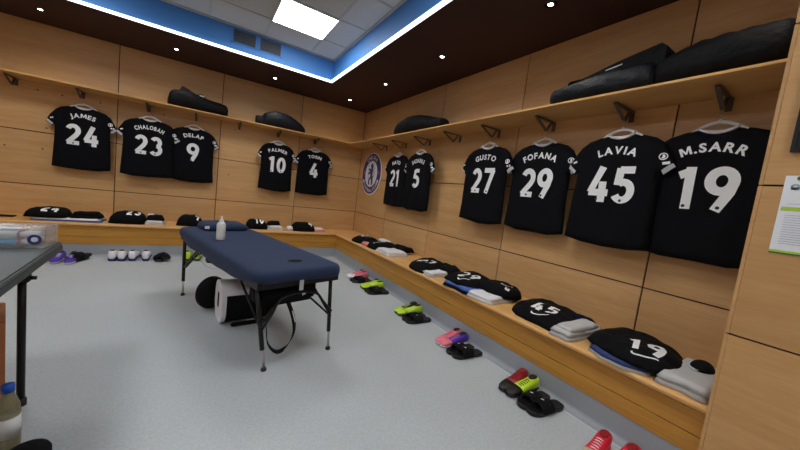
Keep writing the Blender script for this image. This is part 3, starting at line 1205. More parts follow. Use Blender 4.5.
cloth_item('folded_shorts', 'white and blue folded shorts under the folded shirt 24', 'shorts', (-3.98, -.36, Z), 0, rect(-.24, .34, -.16, .16, .012, 20), [(.022, 1), (.02, .96)], M['whitecloth'], 81, 'folded garments on the benches', M['bluecloth'])
folded_shirt('24', (-4.11, -.33, Z + .036), 0, lshape(.36, .36), .10, 'folded black shirt number 24 on the left end of the left bench', nc=(.03, -.085), nh=.13, swoosh=False, boxy=True, seed=82)
cloth_item('sock_bundle', 'flat black sock bundle to the right of the folded shirt 24', 'socks', (-3.79, -.34, Z + .036), 0, rect(-.12, .14, -.12, .12, .012, 21), [(.05, 1), (.03, .85)], M['jersey2'], 83, None, amp=.012)
folded_shirt('23', (-3.385, -.32, Z), 0, lshape(.37, .38), .14, 'folded black shirt number 23 on the left bench', nc=(.06, -.085), nh=.13, swoosh=False, boxy=True, seed=84)
cloth_item('folded_shorts', 'small white folded shorts between the folded shirts 23 and 9', 'shorts', (-3.11, -.36, Z), 0, rect(-.10, .11, -.12, .12, .01, 22), [(.03, 1), (.025, .95)], M['whitecloth'], 85, 'folded garments on the benches')
cloth_item('sock_bundle', 'black sock bundle on the white shorts between shirts 23 and 9', 'socks', (-3.11, -.33, Z + .05), 0, rect(-.09, .10, -.09, .09, .01, 23), [(.065, 1)], M['jersey2'], 86, None, amp=.012)
cloth_item('white_sock', 'small cream sock on top of the black sock bundle beside shirt 23', 'socks', (-3.15, -.32, Z + .108), 0, rect(-.05, .04, -.03, .03, .005, 24), [(.025, 1)], M['whitecloth'], 87, None)
folded_shirt('9', (-2.71, -.30, Z), 0, lshape(.32, .34), .14, 'folded black shirt number 9 on the bench behind the massage table pillow', nc=(.09, -.085), nh=.13, swoosh=False, boxy=True, seed=88)
folded_shirt('10', (-1.83, -.30, Z), 0, lshape(.32, .34), .14, 'folded black shirt number 10 on the bench right of the bottle', nc=(.03, -.085), nh=.13, swoosh=False, boxy=True, seed=89)
cloth_item('folded_shorts', 'small white folded shorts with black band right of folded shirt 10', 'shorts', (-1.56, -.36, Z), 0, rect(-.12, .12, -.11, .11, .01, 25), [(.035, 1), (.03, .93)], M['whitecloth'], 90, 'folded garments on the benches')
cloth_item('sock_bundle', 'black sock bundle on the white shorts right of folded shirt 10', 'socks', (-1.56, -.30, Z + .058), 0, rect(-.11, .09, -.08, .08, .01, 26), [(.065, 1)], M['jersey2'], 91, None, amp=.012)
folded_shirt('4', (-1.10, -.32, Z), 0, lshape(.38, .36), .13, 'folded black shirt number 4 on the left bench near the corner', nc=(.10, -.085), nh=.13, swoosh=False, boxy=True, seed=92)
cloth_item('folded_shorts', 'white folded shorts with pink edge right of the folded shirt 4', 'shorts', (-.84, -.36, Z), 0, rect(-.11, .12, -.10, .10, .015, 27), [(.035, 1), (.03, .8)], M['whitecloth'], 93, 'folded garments on the benches', M['pinkcloth'])
cloth_item('white_sock', 'small white sock left of the folded shirt 4', 'socks', (-1.315, -.36, Z), 0, rect(-.05, .05, -.08, .08, .01, 28), [(.06, 1)], M['whitecloth'], 94, None)
bm = B()
box(bm, -.13, .10, -.05, .05, 0, .012, .004)
tag(obj('black_strap', bm, M['blackfab'], None, (-4.50, -.30, Z), 0), 'flat black strap lying on the bench at the left edge', 'strap')


# ---------------------------------------------------------------- jackets and bags on the shelves
def lump(name, label, cat, loc, rotz, L, prof, seed, m, extra=None, group='black jackets and bags on the shelves', amp=.02):
    """prof: list of (t, halfdepth, height) along local X"""
    t = thing(name, label, cat, loc, rotz, group)
    P = curve_pts([Vector((a * L, b, c)) for a, b, c in prof], 6)
    rs = []
    n = 22
    for i, p in enumerate(P):
        r = []
        for k in range(n):
            a = 2 * pi * k / n
            ca, sa = cos(a), sin(a)
            y = p.y * (abs(ca) ** .7) * (1 if ca > 0 else -1)
            z = p.z * .5 + p.z * .5 * (abs(sa) ** .8) * (1 if sa > 0 else -1)
            nn = noise.noise(Vector((p.x * 9 + seed, y * 9, z * 9))) + .6 * noise.noise(Vector((p.x * 22 + seed, y * 10, z * 18)))
            z2 = z * (1 + nn * amp / max(p.z, .03)) if z > .01 else z
            r.append(Vector((p.x, y + nn * amp * .5, max(0, z2))))
        rs.append(r)
    bm = B()
    rings(bm, rs)
    obj('padded_body', bm, m, t, smooth=True)
    return t


SH = SZ + .001
t = lump('padded_jacket', 'rolled black padded jacket on the left shelf above shirts 23 and 9', 'jacket', (-3.05, -.23, SH), 0, .72,
         [(0, .05, .10), (.05, .13, .20), (.2, .15, .25), (.4, .15, .235), (.6, .14, .20), (.8, .13, .18), (.95, .12, .17), (1, .08, .12)], 3, M['jacket'], amp=.022)
bm = B()
rings(bm, [[Vector((x, y, z)) for x, z in ((.10, .16), (.15, .30), (.24, .27), (.30, .22), (.38, .25), (.50, .17), (.46, .12))] for y in (-.03, .06)])
obj('folded_flap', bm, M['jacketblue'], t)
bm = B()
stroke(bm, [(.36, .205), (.42, .20)], .014, lambda x, y: Vector((x, -.135, y)))
obj('small_label', bm, M['greytrim'], t, recalc=False)
t = lump('holdall_bag', 'glossy black rounded bag on the left shelf above shirts 10 and 4', 'bag', (-1.95, -.24, SH), 0, .76,
         [(0, .07, .13), (.12, .10, .15), (.17, .14, .20), (.35, .17, .25), (.6, .16, .24), (.85, .13, .16), (.97, .09, .09), (1, .03, .03)], 5, M['jacketblue'], amp=.010)
t = lump('holdall_bag', 'black bag on the right shelf above shirts 21 and 5', 'bag', (-.22, -1.68, SH), R90, 1.05,
         [(0, .05, .06), (.06, .11, .16), (.25, .16, .22), (.5, .17, .24), (.75, .15, .20), (.86, .11, .17), (.97, .10, .15), (1, .08, .12)], 6, M['jacket'], amp=.012)
t = lump('padded_jacket', 'folded black jacket sloping upward on the right shelf above shirts 45 and 29', 'jacket', (-.25, -4.16, SH), R90, .66,
         [(0, .09, .07), (.05, .14, .12), (.2, .16, .13), (.4, .16, .15), (.6, .15, .17), (.8, .14, .18), (.95, .12, .17), (1, .08, .12)], 7, M['jacketblue'], amp=.022)
bm = B()
rings(bm, [[Vector((x, y, z)) for x, z in ((.02, .10), (.2, .17), (.45, .235), (.66, .275), (.69, .25), (.69, .15), (.3, .08))] for y in (-.06, .10)])
obj('folded_flap', bm, M['jacket'], t)
bm = B()
stroke(bm, [(.36, .188), (.46, .205)], .008, lambda x, y: Vector((x, -.063, y)))
obj('small_label', bm, M['greytrim'], t, recalc=False)
lump('padded_jacket', 'large black padded coat at the near end of the right shelf', 'jacket', (-.21, -4.80, SH), R90, .56,
     [(0, .05, .10), (.05, .13, .18), (.25, .16, .215), (.45, .17, .235), (.7, .18, .235), (.92, .17, .23), (1, .13, .2)], 8, M['jacket'], amp=.02)
bm = B()
box(bm, -.12, .16, -.04, .04, 0, .27, .012)
tag(obj('black_case', bm, M['blackfab'], None, (-.06, -4.24, SH), R90), 'flat black case standing behind the sloping jacket on the right shelf', 'case')


# ---------------------------------------------------------------- boots and slides
def foot_ring(y, hw, z0, z1, xs=0, n=16, pw=.75):
    r = []
    for k in range(n):
        a = 2 * pi * k / n
        ca, sa = cos(a), sin(a)
        r.append(Vector((xs + hw * (abs(ca) ** pw) * (1 if ca > 0 else -1), y, (z0 + z1) / 2 + (z1 - z0) / 2 * (abs(sa) ** pw) * (1 if sa > 0 else -1))))
    return r


def boot(loc, rotz, up_m, toe_m, sole_m, lace_m, label, side=1, group='football boots on the floor', sc_=1.0):
    t = thing('football_boot', label, 'boot', loc, rotz, group)
    t.scale = (1.03 * sc_, 1.03 * sc_, .98 * sc_ * sc_)
    S = [(0.0, .020, .030, .075, 0), (-.008, .028, .016, .092, 0), (-.035, .033, .014, .098, 0), (-.070, .033, .014, .092, 0), (-.105, .034, .014, .078, .001 * side), (-.145, .039, .014, .066, .003 * side),
         (-.185, .043, .014, .058, .005 * side)]
    S2 = [(-.185, .0435, .014, .0585, .005 * side), (-.22, .042, .014, .051, .005 * side), (-.250, .034, .016, .043, .002 * side), (-.270, .020, .020, .034, 0), (-.276, .006, .024, .029, 0)]
    bm = B()
    rings(bm, [foot_ring(*s) for s in S])
    obj('upper', bm, M[up_m], t, smooth=True)
    bm = B()
    rings(bm, [foot_ring(*s) for s in S2])
    obj('toe_cap', bm, M[toe_m], t, smooth=True)
    bm = B()
    out = [(y, hw * 1.03, .010, .020, xs) for y, hw, a, b, xs in S + S2[1:]]
    rings(bm, [foot_ring(*s, 12, .5) for s in out])
    for (x, y) in ((-.02, -.025), (.02, -.025), (-.022, -.07), (.022, -.07), (-.028, -.17), (.03, -.17), (-.02, -.225), (.022, -.225)):
        lathe(bm, [(.007, .012), (.005, 0)], 8, c=(x, y))
    obj('sole', bm, M[sole_m], t, smooth=True)
    bm = B()
    rs = []
    for e, zz in ((1.0, -.006), (.92, .007), (.6, .0075)):
        rs.append([Vector((.021 * e * cos(a), -.050 + .036 * e * sin(a), .0955 + zz * .4 - (.0 if sin(a) > 0 else .004 * -sin(a)))) for a in [2 * pi * k / 16 for k in range(16)]])
    rings(bm, rs)
    obj('collar', bm, M['darkred' if 'red' in up_m else 'bootblack'], t, smooth=True)
    bm = B()
    for k in range(5):
        y = -.10 - k * .017
        z = .083 - k * .0052
        tube(bm, [(-.016, y, z - .004), (0, y, z + .001), (.016, y, z - .004)], .0028, 6)
    obj('lace', bm, M[lace_m], t, smooth=True)
    return t


FOOT = [(0, 0), (.030, -.006), (.040, -.05), (.038, -.11), (.047, -.18), (.044, -.235), (.022, -.268), (-.012, -.272), (-.040, -.25), (-.048, -.19), (-.038, -.11), (-.040, -.05), (-.030, -.006)]


def slide(loc, rotz, label, group='black slide sandals on the floor', mark=True):
    t = thing('slide_sandal', label, 'sandal', loc, rotz, group)
    P = smooth_poly(FOOT, 3)
    bm = B()
    rs = []
    for z, s in ((0, .97), (.004, 1.0), (.024, 1.02), (.028, .98), (.024, .88), (.022, .80)):
        rs.append([Vector((p.x * s, -.136 + (p.y + .136) * (1 - (1 - s) * .4), z)) for p in P])
    rings(bm, rs)
    obj('footbed', bm, M['rubber'], t, smooth=True)
    bm = B()
    rs = []
    for y, e in ((-.100, .94), (-.105, 1.0), (-.15, 1.04), (-.200, 1.0), (-.205, .94)):
        o_ = [Vector((.050 * e * cos(a), y, .012 + .052 * e * sin(a))) for a in [pi * k / 12 for k in range(13)]]
        i_ = [Vector((.044 * e * cos(a), y, .012 + .046 * e * sin(a))) for a in [pi * k / 12 for k in range(12, -1, -1)]]
        rs.append(o_ + i_)
    rings(bm, rs)
    obj('strap', bm, M['blackfab'], t, smooth=True)
    if mark:
        bm = B()
        def f(u, v):
            a = pi / 2 - u / .05
            return Vector((.0530 * cos(a) * 1.01, -.15 + v, .012 + .0556 * sin(a)))
        poly(bm, [(-.028, .004), (-.022, -.008), (-.008, -.010), (.032, .014), (-.006, -.001), (-.018, .000)], f)
        obj('logo_mark', bm, M['print'], t, recalc=False)
    return t


# (y of the boots' centre, uppers, toe, sole, lace, description)
PAIRS = [
    (-1.80, ('pink', 'bootwhite', 'bootwhite', 'red'), ('pink', 'bootwhite', 'bootwhite', 'darkred'), 'pink and white boot', 'nearest the room corner'),
    (-2.26, ('lime', 'lime', 'bootblack', 'bootblack'), ('lime', 'lime', 'bootblack', 'bootwhite'), 'lime yellow boot', 'second in the row from the corner'),
    (-3.10, ('bootblack', 'lime', 'bootblack', 'lime'), ('lime', 'lime', 'bootblack', 'bootwhite'), 'lime and black boot', 'third in the row from the corner'),
    (-3.78, ('pink', 'pink', 'bootwhite', 'red'), ('purple', 'pink', 'bootwhite', 'pink'), 'pink and purple boot', 'fourth in the row from the corner'),
    (-4.46, ('darkred', 'bootblack', 'bootblack', 'darkred'), ('lime', 'bootblack', 'bootblack', 'bootblack'), 'black-toed boot', 'fifth from the corner'),
]
rnd = random.Random(4)
for i, (y, a, b, ds, wh) in enumerate(PAIRS):
    if i == 4:
        d1, d2 = 'dark red boot with a black toe', 'lime green boot with a black toe'
    elif i == 3:
        d1, d2 = 'all-pink boot', 'purple boot with a pink toe'
    elif i == 2:
        d1, d2 = 'black boot with a lime toe', 'lime boot'
    else:
        d1, d2 = ds + ', farther of two', ds + ', nearer of two'
    boot((-.575, y - .018, .0025), R90 + radians(4), *a, '%s, in the pair %s' % (d1, wh), 1)
    boot((-.575, y - .108, .0025), R90 - radians(3), *b, '%s, in the pair %s' % (d2, wh), -1)
    r = rnd.uniform(-4, 4)
    slide((-.60, y - .202, .0025), R90 + radians(r + 3), 'farther black slide sandal beside the boots %s' % wh)
    slide((-.60, y - .298, .0025), R90 + radians(r - 5), 'nearer black slide sandal beside the boots %s' % wh)
boot((-.68, -5.06, .0025), R90 + radians(5), 'red', 'cream', 'red', 'bootwhite', 'bright red boot with a cream toe at the bottom edge of the photo', 1)
boot((-.64, -5.18, .0025), R90 - radians(2), 'red', 'red', 'red', 'bootwhite', 'all-red boot at the bottom edge of the photo', -1)

for j, (x, lb) in enumerate(((-3.455, 'first'), (-3.365, 'second'), (-3.265, 'third'), (-3.135, 'last'))):
    boot((x, -.84, .0025), pi + radians(rnd.uniform(-5, 5)), 'bootwhite', 'bootwhite', 'crestblue', 'bootwhite', 'white boot on the floor by the left bench, %s from the left of four' % lb, 1 if j % 2 else -1, sc_=1.16)
slide((-3.045, -.63, .0025), radians(12), 'left black slide sandal, right of the four white boots', mark=False)
slide((-3.01, -.64, .034), radians(22), 'right black slide sandal, right of the four white boots', mark=False)
boot((-3.90, -.68, .0025), radians(-1), 'purple', 'purple', 'bootwhite', 'bootwhite', 'left purple boot on the floor by the left bench', -1)
boot((-3.797, -.70, .0025), radians(2), 'purple', 'purple', 'bootwhite', 'bootwhite', 'right purple boot on the floor by the left bench', 1)
slide((-3.70, -.68, .0025), radians(-24), 'left black slide sandal, right of the purple boots', mark=False)
slide((-3.68, -.66, .034), radians(-30), 'right black slide sandal, right of the purple boots', mark=False)
boot((-2.705, -.86, .0025), pi + radians(4), 'lime', 'lime', 'bootblack', 'lime', 'left lime yellow boot behind the far massage table leg', -1, sc_=1.16)
boot((-2.60, -.86, .0025), pi - radians(4), 'lime', 'lime', 'bootblack', 'lime', 'right lime yellow boot behind the far massage table leg', 1, sc_=1.16)
slide((-2.455, -.70, .0025), radians(4), 'left black slide sandal, right of the lime boots behind the massage table', mark=False)
slide((-2.35, -.70, .0025), radians(-4), 'right black slide sandal, right of the lime boots behind the massage table', mark=False)

# ---------------------------------------------------------------- massage table
MR = radians(15.4)
mt = thing('massage_table', 'portable massage table with a navy blue sheet and black folding legs', 'massage table', (-2.22, -2.85, 0), MR)
HW, HL = .315, .90
ZT = .655


def rrect(hw, hl, r, n=6):
    P = []
    for cx, cy, a0 in ((hw - r, hl - r, 0), (-hw + r, hl - r, 90), (-hw + r, -hl + r, 180), (hw - r, -hl + r, 270)):
        for k in range(n + 1):
            a = radians(a0 + 90 * k / n)
            P.append(Vector((cx + r * cos(a), cy + r * sin(a), 0)))
    return P


def dens3(P, step=.05):
    out = []
    for i in range(len(P)):
        a, b = P[i], P[(i + 1) % len(P)]
        n = max(1, round((b - a).length / step))
        for k in range(n):
            out.append(a.lerp(b, k / n))
    return out


bm = B()
base = dens3(rrect(HW, HL, .10))
rs = []
for e, z in ((-.03, .022), (0.0, .018), (.004, .022), (.006, .04), (.004, .060), (-.006, .077), (-.03, .085), (-.10, .088), (-.2, .089), (-.28, .089)):
    r = []
    for p in base:
        n = Vector((p.x / HW, p.y / HL, 0))
        s = Vector((max(-1, min(1, p.x / .2)), max(-1, min(1, p.y / .8)), 0))
        # offset inward
        q = Vector((p.x * (1 + e / HW), p.y * (1 + e / HL), 0))
        dz = 0
        if z < .03:
            # the sheet hangs a little lower along the long sides
            dz = -.018 * (noise.noise(Vector((p.x * 3, p.y * 3, 1))) + .4) - (.05 * max(0, min(1, (.82 - abs(p.y)) / .3)) if p.x < -.25 else 0)
        q.z = ZT - .089 + z + dz
        r.append(q)
    rs.append(r)
rings(bm, rs)
obj('navy_sheet', bm, M['sheet'], mt, smooth=True)
# face hole
bm = B()
b2 = B()
rings(b2, [[Vector((.028 + p[0], -.70 + p[1], z)) for p in disc(0, 0, .052, 20, .036)] for z in (ZT - .01, ZT + .0015)])
merge(bm, b2)
obj('face_hole', bm, M['blackfab'], mt)
# frame
bm = B()
for s in (-1, 1):
    box(bm, s * .285 - .012, s * .285 + .012, -.86, .86, .53, .590)
    box(bm, -.27, .27, s * .85 - .012, s * .85 + .012, .53, .590)
box(bm, -.27, .27, -.015, .015, .53, .58)
box(bm, -.27, .27, -.83, .83, .578, .590)
obj('frame', bm, M['blackmetal'], mt)


def L2(p):   # world to table-local
    v = Vector(p) - Vector((-2.22, -2.85, 0))
    c, s = cos(-MR), sin(-MR)
    return Vector((v.x * c - v.y * s, v.x * s + v.y * c, v.z))


for sx_ in (-1, 1):
    for sy_ in (-1, 1):
        top = Vector((sx_ * .272, sy_ * .80, .55))
        foot = Vector((-.213 if sx_ < 0 else .27, -.86, 0.004))
        if sy_ > 0:
            foot = Vector((sx_ * .28, .75, .004))
            top = Vector((sx_ * .278, .80, .55))
        mid = top.lerp(foot, .76)
        bm = B()
        tube(bm, [top, mid], .0145, 10)
        leg = obj('leg', bm, M['blackmetal'], mt, smooth=True)
        bm = B()
        tube(bm, [mid + (top - mid) * .05, foot + Vector((0, 0, .02))], .009, 8)
        obj('leg_extension', bm, M['silver'], leg, smooth=True)
        bm = B()
        lathe(bm, [(.018, 0), (.018, .012), (.010, .024)], 12, c=(foot.x, foot.y))
        obj('foot_cap', bm, M['rubber'], leg, smooth=True)
        # diagonal brace along the length
        bm = B()
        tube(bm, [top.lerp(foot, .52), Vector((sx_ * .25, sy_ * .42, .54))], .008, 8)
        obj('brace', bm, M['blackmetal'], mt, smooth=True)
for sy_ in (-1, 1):
    bm = B()
    yy = .865 if sy_ < 0 else .79
    tube(bm, curve_pts([(-.262, sy_ * yy, .26), (-.19, sy_ * (yy - .01), .36), (-.13, sy_ * (yy - .02), .45), (0, sy_ * (yy - .02), .475), (.13, sy_ * (yy - .02), .45), (.19, sy_ * (yy - .01), .38), (.262, sy_ * yy, .30)], 5), .009, 8)
    obj('cross_brace', bm, M['blackmetal'], mt, smooth=True)
    bm = B()
    tube(bm, [(-.265, sy_ * yy, .30), (-.05, sy_ * (yy - .1), .5)], .008, 8)
    tube(bm, [(.262, sy_ * yy, .26), (.06, sy_ * (yy - .1), .46)], .008, 8)
    obj('diagonal_brace', bm, M['blackmetal'], mt, smooth=True)
# hanging black pouch under the near end
bm = B()
box(bm, -.25, .17, -.80, -.62, .38, .53, .03, seg=3)
obj('under_pouch', bm, M['blackfab'], mt, smooth=True)
bm = B()
box(bm, -.035, -.005, -.893, -.888, .505, .575, .002)
obj('care_tag', bm, M['greytrim'], mt)
bm = B()
poly(bm, [(.10, .43), (.125, .44), (.12, .46), (.09, .455)], lambda x, y: Vector((x - .05, -.803, y)))
obj('pouch_mark', bm, M['print'], mt, recalc=False)
# strap loop
bm = B()
sp = curve_pts([(-.20, -.76, .42), (-.185, -.79, .25), (-.17, -.80, .14), (-.11, -.81, .07), (-.04, -.81, .09), (.01, -.80, .17), (.00, -.79, .28), (-.05, -.77, .42)], 5)
rs = []
for i, p in enumerate(sp):
    a = sp[max(0, i - 1)]
    b = sp[min(len(sp) - 1, i + 1)]
    d = (b - a).normalized()
    n = Vector((-d.z, 0, d.x)) * .0025
    wv = Vector((.022 * (1 if i > len(sp) / 2 else .4), .022, 0))
    rs.append([p + n + wv, p + n - wv, p - n - wv, p - n + wv])
rings(bm, rs)
obj('carry_strap', bm, M['blackfab'], mt, smooth=True)
bm = B()
tube(bm, [sp[29] + Vector((-.002, -.024, 0)), sp[32] + Vector((-.002, -.024, 0))], .004, 6)
obj('strap_mark', bm, M['print'], mt)
# cable
bm = B()
tube(bm, curve_pts([(-.25, .60, .50), (-.24, .35, .40), (-.22, .1, .42), (-.2, -.1, .5)], 5), .0025, 6)
obj('support_wire', bm, M['silver'], mt, smooth=True)

# pillow under the sheet at the head end
bm = B()
P = dens3(rrect(.20, .145, .06), .04)
rs = []
for e, z in ((.95, 0), (1.0, .015), (1.0, .032), (.93, .056), (.75, .070), (.45, .076), (.1, .078)):
    rs.append([Vector((p.x * e, p.y * e, z + (.006 * noise.noise(p * 9) if z > .02 else 0))) for p in P])
rings(bm, rs)
pl = obj('pillow', bm, M['sheet'], None, (-2.39, -2.17, ZT + .001), MR, smooth=True)
tag(pl, 'navy blue pillow at the head end of the massage table', 'pillow')
bm = B()
box(bm, -.02, .02, -.0012, 0, .0, .028)
obj('white_label', bm, M['print'], pl, (-.185, -.147, .02))

# bottle
t = thing('squeeze_bottle', 'white squeeze bottle standing on the navy massage table', 'bottle', (-2.437, -2.77, ZT + .001))
bm = B()
lathe(bm, [(.030, 0), (.033, .004), (.033, .05), (.031, .06), (.033, .07), (.033, .125), (.026, .142), (.016, .15)], 20)
obj('bottle_body', bm, M['bottle'], t, smooth=True)
bm = B()
lathe(bm, [(.017, .149), (.017, .163), (.009, .17), (.007, .19), (.004, .198)], 16)
obj('nozzle_cap', bm, M['white'], t, smooth=True)

# ---------------------------------------------------------------- bags under the table
t = thing('kit_cooler', 'black and white cool box with a round-cornered white end under the massage table', 'cool box', (-2.26, -2.84, .001), radians(6))
bm = B()
prof_top = []
prof_all = [Vector((p.x, p.y, 0)) for p in rrect(.165, .155, .115, 7)]


def prism_x(P, x0, x1, bm):
    rings(bm, [[Vector((x0, p.x, .16 + p.y)) for p in P], [Vector((x1, p.x, .16 + p.y)) for p in P]])
    for f in bm.faces:
        f.smooth = False


lo = [p for p in prof_all]
lowP = [Vector((p.x, min(p.y, .085), 0)) for p in prof_all]
hiP = [Vector((p.x * 1.01, max(p.y * 1.01, .087), 0)) for p in prof_all]
prism_x(lowP, -.135, .24, bm)
obj('black_body', bm, M['blackfab'], t)
bm = B()
prism_x(hiP, -.135, .242, bm)
obj('white_lid', bm, M['bootwhite'], t)
bm = B()
prism_x([p * 1.03 for p in prof_all], -.165, -.133, bm)
bmesh.ops.bevel(bm, geom=[e for e in bm.edges if len(e.link_faces) == 2 and e.calc_face_angle(0) > 1.0], offset=.008, segments=2, affect='EDGES')
obj('white_end_plate', bm, M['bootwhite'], t)
bm = B()
box(bm, -.168, -.163, -.028, .028, .11, .23, .002)
obj('handle_slot', bm, M['blackfab'], t)
bm = B()
stroke(bm, curve_pts([Vector((.02, .03, 0)), Vector((.07, .03, 0)), Vector((.11, .04, 0)), Vector((.12, .07, 0)), Vector((.09, .075, 0))], 4) and [(.02, .03), (.07, .03), (.11, .04), (.12, .065), (.10, .075)], .006, lambda x, y: Vector((x, -.1663, y)))
obj('white_mark', bm, M['print'], t, recalc=False)
bm = B()
box(bm, -.10, .16, -.20, -.166, 0.0, .03, .01)
obj('front_foot', bm, M['blackfab'], t)

t = thing('round_bag', 'round black bag with a small white mark left of the cool box', 'bag', (-2.465, -2.58, .001), radians(25))
bm = B()
rs = []
for k in range(11):
    a = -pi / 2 + pi * k / 10
    rs.append([Vector((.125 * max(.02, cos(a)) ** .8 * cos(b), .08 * sin(a), .14 + .14 * max(.02, cos(a)) ** .8 * sin(b))) for b in [2 * pi * j / 24 for j in range(24)]])
rings(bm, rs)
obj('bag_body', bm, M['blackfab'], t, smooth=True)
bm = B()
tube(bm, [(.127 * cos(b), .012, .14 + .142 * sin(b)) for b in [2 * pi * j / 32 for j in range(33)]], .004, 6)
obj('zip', bm, M['rubber'], t, smooth=True)
bm = B()
stroke(bm, [(.02, .12), (.045, .11), (.075, .145)], .012, lambda x, y: Vector((x, -.084, y)))
obj('logo_mark', bm, M['print'], t, recalc=False)

# ---------------------------------------------------------------- folding table on the left
t = thing('folding_table', 'grey-topped folding table with black legs at the left edge', 'table', (-3.195, -3.40, 0), radians(4))
bm = B()
box(bm, -.75, 0, -1.83, 0, .702, .74, .006)
obj('table_top', bm, [M['tabletop']], t)
bm = B()
box(bm, -.752, .003, -1.833, .003, .690, .725, .004)
obj('edge_band', bm, M['tableedge'], t)
for (a, b) in ((-.075, -.25), (-.69, -.25), (-.075, -1.6), (-.69, -1.6)):
    bm = B()
    tube(bm, [(a, b, .70), (a, b, .02)], .0145, 12)
    leg = obj('leg', bm, M['blackmetal'], t, smooth=True)
    bm = B()
    lathe(bm, [(.020, 0), (.020, .03), (.017, .034)], 12, c=(a, b))
    obj('foot_cap', bm, M['rubber'], leg, smooth=True)
    bm = B()
    box(bm, a - .018, a + .026, b - .02, b + .02, .60, .635, .004)
    tube(bm, [(a + .02, b, .617), (a + .045, b, .617)], .009, 8)
    obj('clamp', bm, M['blackmetal'], leg)
for b in (-.25, -1.6):
    bm = B()
    tube(bm, [(-.69, b, .66), (-.055, b, .66)], .011, 8)
    obj('crossbar', bm, M['blackmetal'], t, smooth=True)

# clear boxes with tubes on the table
ZTT = .7415
def clear_box(loc, rz, wx, dy, h, label, rows_, emblem):
    t = thing('storage_box', label, 'box', loc, rz, 'clear plastic boxes of tubes on the folding table')
    bm = B()
    w2 = .004
    box(bm, -wx, 0, 0, dy, 0, .004)
    for a in ((-wx, 0, 0, w2), (-wx, 0, dy - w2, dy), (-wx, -wx + w2, w2, dy - w2), (-w2, 0, w2, dy - w2)):
        box(bm, a[0], a[1], a[2], a[3], .004, h)
    obj('clear_tub', bm, M['clear'], t)
    bm = B()
    box(bm, -wx - .006, .006, -.006, dy + .006, h, h + .008, .003)
    obj('lid', bm, M['clear'], t)
    if emblem:
        bm = B()
        ring(bm, -.035, h * .5, .012, .024, lambda x, y: Vector((x, -.002, y)), 20)
        obj('blue_emblem', bm, M['crestblue'], t, recalc=False)
    k = 0
    for r in range(rows_):
        for c in range(3):
            u = thing('cream_tube', 'blue and white tube lying in the clear box, row %d from the bottom' % (r + 1), 'tube', (0, 0, 0), 0, 'tubes in the clear boxes')
            Rm = Matrix.Rotation(rz, 4, 'Z')
            p = Vector(loc) + Rm @ Vector((-wx * .5, .035 + c * .05, .024 + r * .036))
            u.location = p
            u.rotation_euler = (0, 0, rz)
            bm = B()
            L = wx * .42
            tube(bm, [(-L, 0, 0), (L * .55, 0, 0)], .016, 12)
            obj('tube_body', bm, M['tubeblue'] if (r + c) % 2 == 0 else M['tubewhite'], u, smooth=True)
            bm = B()
            tube(bm, [(L * .555, 0, 0), (L * .60, 0, 0)], .0163, 12)
            obj('label_band', bm, M['tubered'], u, smooth=True)
            bm = B()
            tube(bm, [(L * .605, 0, 0), (L * .95, 0, 0)], .012, 12)
            obj('screw_cap', bm, M['tubewhite'], u, smooth=True)


clear_box((-3.20, -3.59, ZTT), radians(2), .36, .165, .085, 'clear plastic box of blue and white tubes at the far corner of the folding table', 2, True)
clear_box((-3.385, -3.83, ZTT), radians(2), .28, .16, .07, 'clear plastic box of tubes at the left edge, in front of the larger one', 1, False)

# things under the folding table
t = thing('cardboard_box', 'brown cardboard box under the folding table at the left edge', 'box', (-3.523, -3.624, 0.001), radians(19.1))
bm = B()
for a in ((-.2, .2, -.15, -.144), (-.2, .2, .144, .15), (-.2, -.194, -.144, .144), (.194, .2, -.144, .144)):
    box(bm, a[0], a[1], a[2], a[3], .0, .425)
box(bm, -.194, .194, -.144, .144, 0, .006)
obj('carton', bm, M['card'], t)
bm = B()
box(bm, -.194, .194, -.146, .146, .425, .429)
obj('lid_flap', bm, M['card'], t)

t = thing('drink_bottle', 'clear bottle of yellow drink with a blue cap under the folding table', 'bottle', (-3.178, -3.985, .001))
bm = B()
lathe(bm, [(.031, 0), (.034, .006), (.034, .07), (.032, .08), (.032, .15), (.034, .165), (.031, .20), (.019, .24), (.014, .255)], 20)
obj('bottle_body', bm, M['yellowliq'], t, smooth=True)
bm = B()
lathe(bm, [(.0345, .075), (.0345, .155)], 20)
obj('label_band', bm, M['bottle'], t, smooth=True)
bm = B()
lathe(bm, [(.018, .256), (.018, .285), (.015, .288)], 16)
obj('screw_cap', bm, M['bluecap'], t, smooth=True)

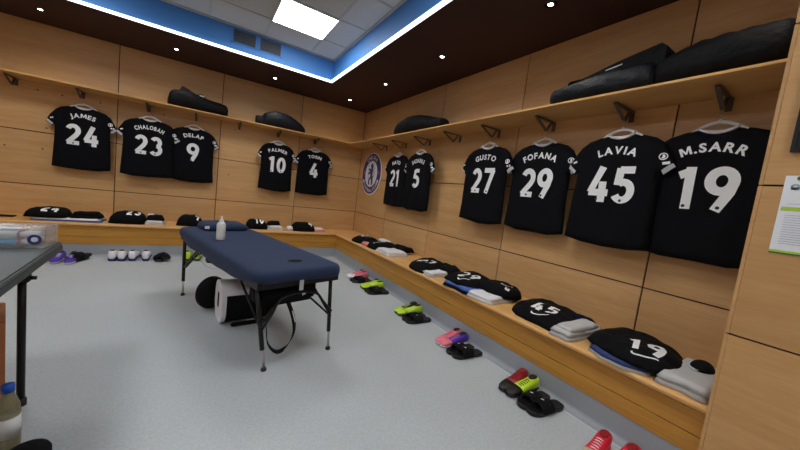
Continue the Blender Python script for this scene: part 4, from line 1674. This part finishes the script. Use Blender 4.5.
bm = B()
lathe(bm, [(.060, 0), (.066, .01), (.066, .035), (.058, .05), (.035, .058), (.005, .06)], 28)
o = obj('round_cushion', bm, M['blackfab'], None, (-3.10, -4.07, .001), 0, smooth=True)
tag(o, 'black round cushion on the floor at the bottom left corner', 'cushion')

# ---------------------------------------------------------------- board and poster on the projecting wall
t = thing('black_board', 'black rectangular board on the projecting wall at the right edge', 'board', (PX - .001, -5.453, 1.563), R90)
bm = B()
box(bm, .012, .588, -.012, 0, .012, .408)
obj('board_panel', bm, M['board'], t)
bm = B()
for a in ((0, .6, 0, .012), (0, .6, .408, .42), (0, .012, .012, .408), (.588, .6, .012, .408)):
    box(bm, a[0], a[1], -.018, 0, a[2], a[3])
obj('board_frame', bm, M['blackmetal'], t)
t = thing('notice_poster', 'white and green printed notice on the projecting wall at the right edge', 'poster', (PX - .001, -5.457, 1.158), R90)
bm = B()
box(bm, 0, .222, -.001, 0, 0, .312)
obj('sheet', bm, M['paper'], t)
bm = B()
fp = lambda x, y: Vector((x, -.0016, y))
poly(bm, [(.0, .0), (.222, .0), (.222, .014), (.0, .014)], fp)
obj('green_band', bm, M['green'], t, recalc=False)
bm = B()
poly(bm, [(.006, .172), (.222, .172), (.222, .188), (.006, .188)], fp)
obj('green_band', bm, M['green'], t, recalc=False)
bm = B()
poly(bm, [(.045, .296), (.12, .296), (.10, .312), (.045, .312)], fp)
obj('green_band', bm, M['green'], t, recalc=False)
bm = B()
fp = lambda x, y: Vector((x, -.0021, y))
poly(bm, [(.0, .0), (.222, .0), (.222, .006), (.0, .006)], fp)
poly(bm, disc(.038, .302, .009, 12), fp)
obj('dark_marks', bm, M['dgreen'], t, recalc=False)
bm = B()
ring(bm, .03, .268, .006, .012, fp, 16)
poly(bm, [(.02, .268), (.04, .268), (.04, .256), (.02, .256)], fp)
rr = random.Random(2)
for k in range(14):
    y = .155 - k * .0095 if k < 13 else .2
    stroke(bm, [(.02, y), (.02 + rr.uniform(.1, .18), y)], .0016, fp)
for k in range(4):
    stroke(bm, [(.06, .275 - k * .02), (.06 + rr.uniform(.06, .13), .275 - k * .02)], .0025, fp)
obj('printed_text', bm, M['greyink'], t, recalc=False)
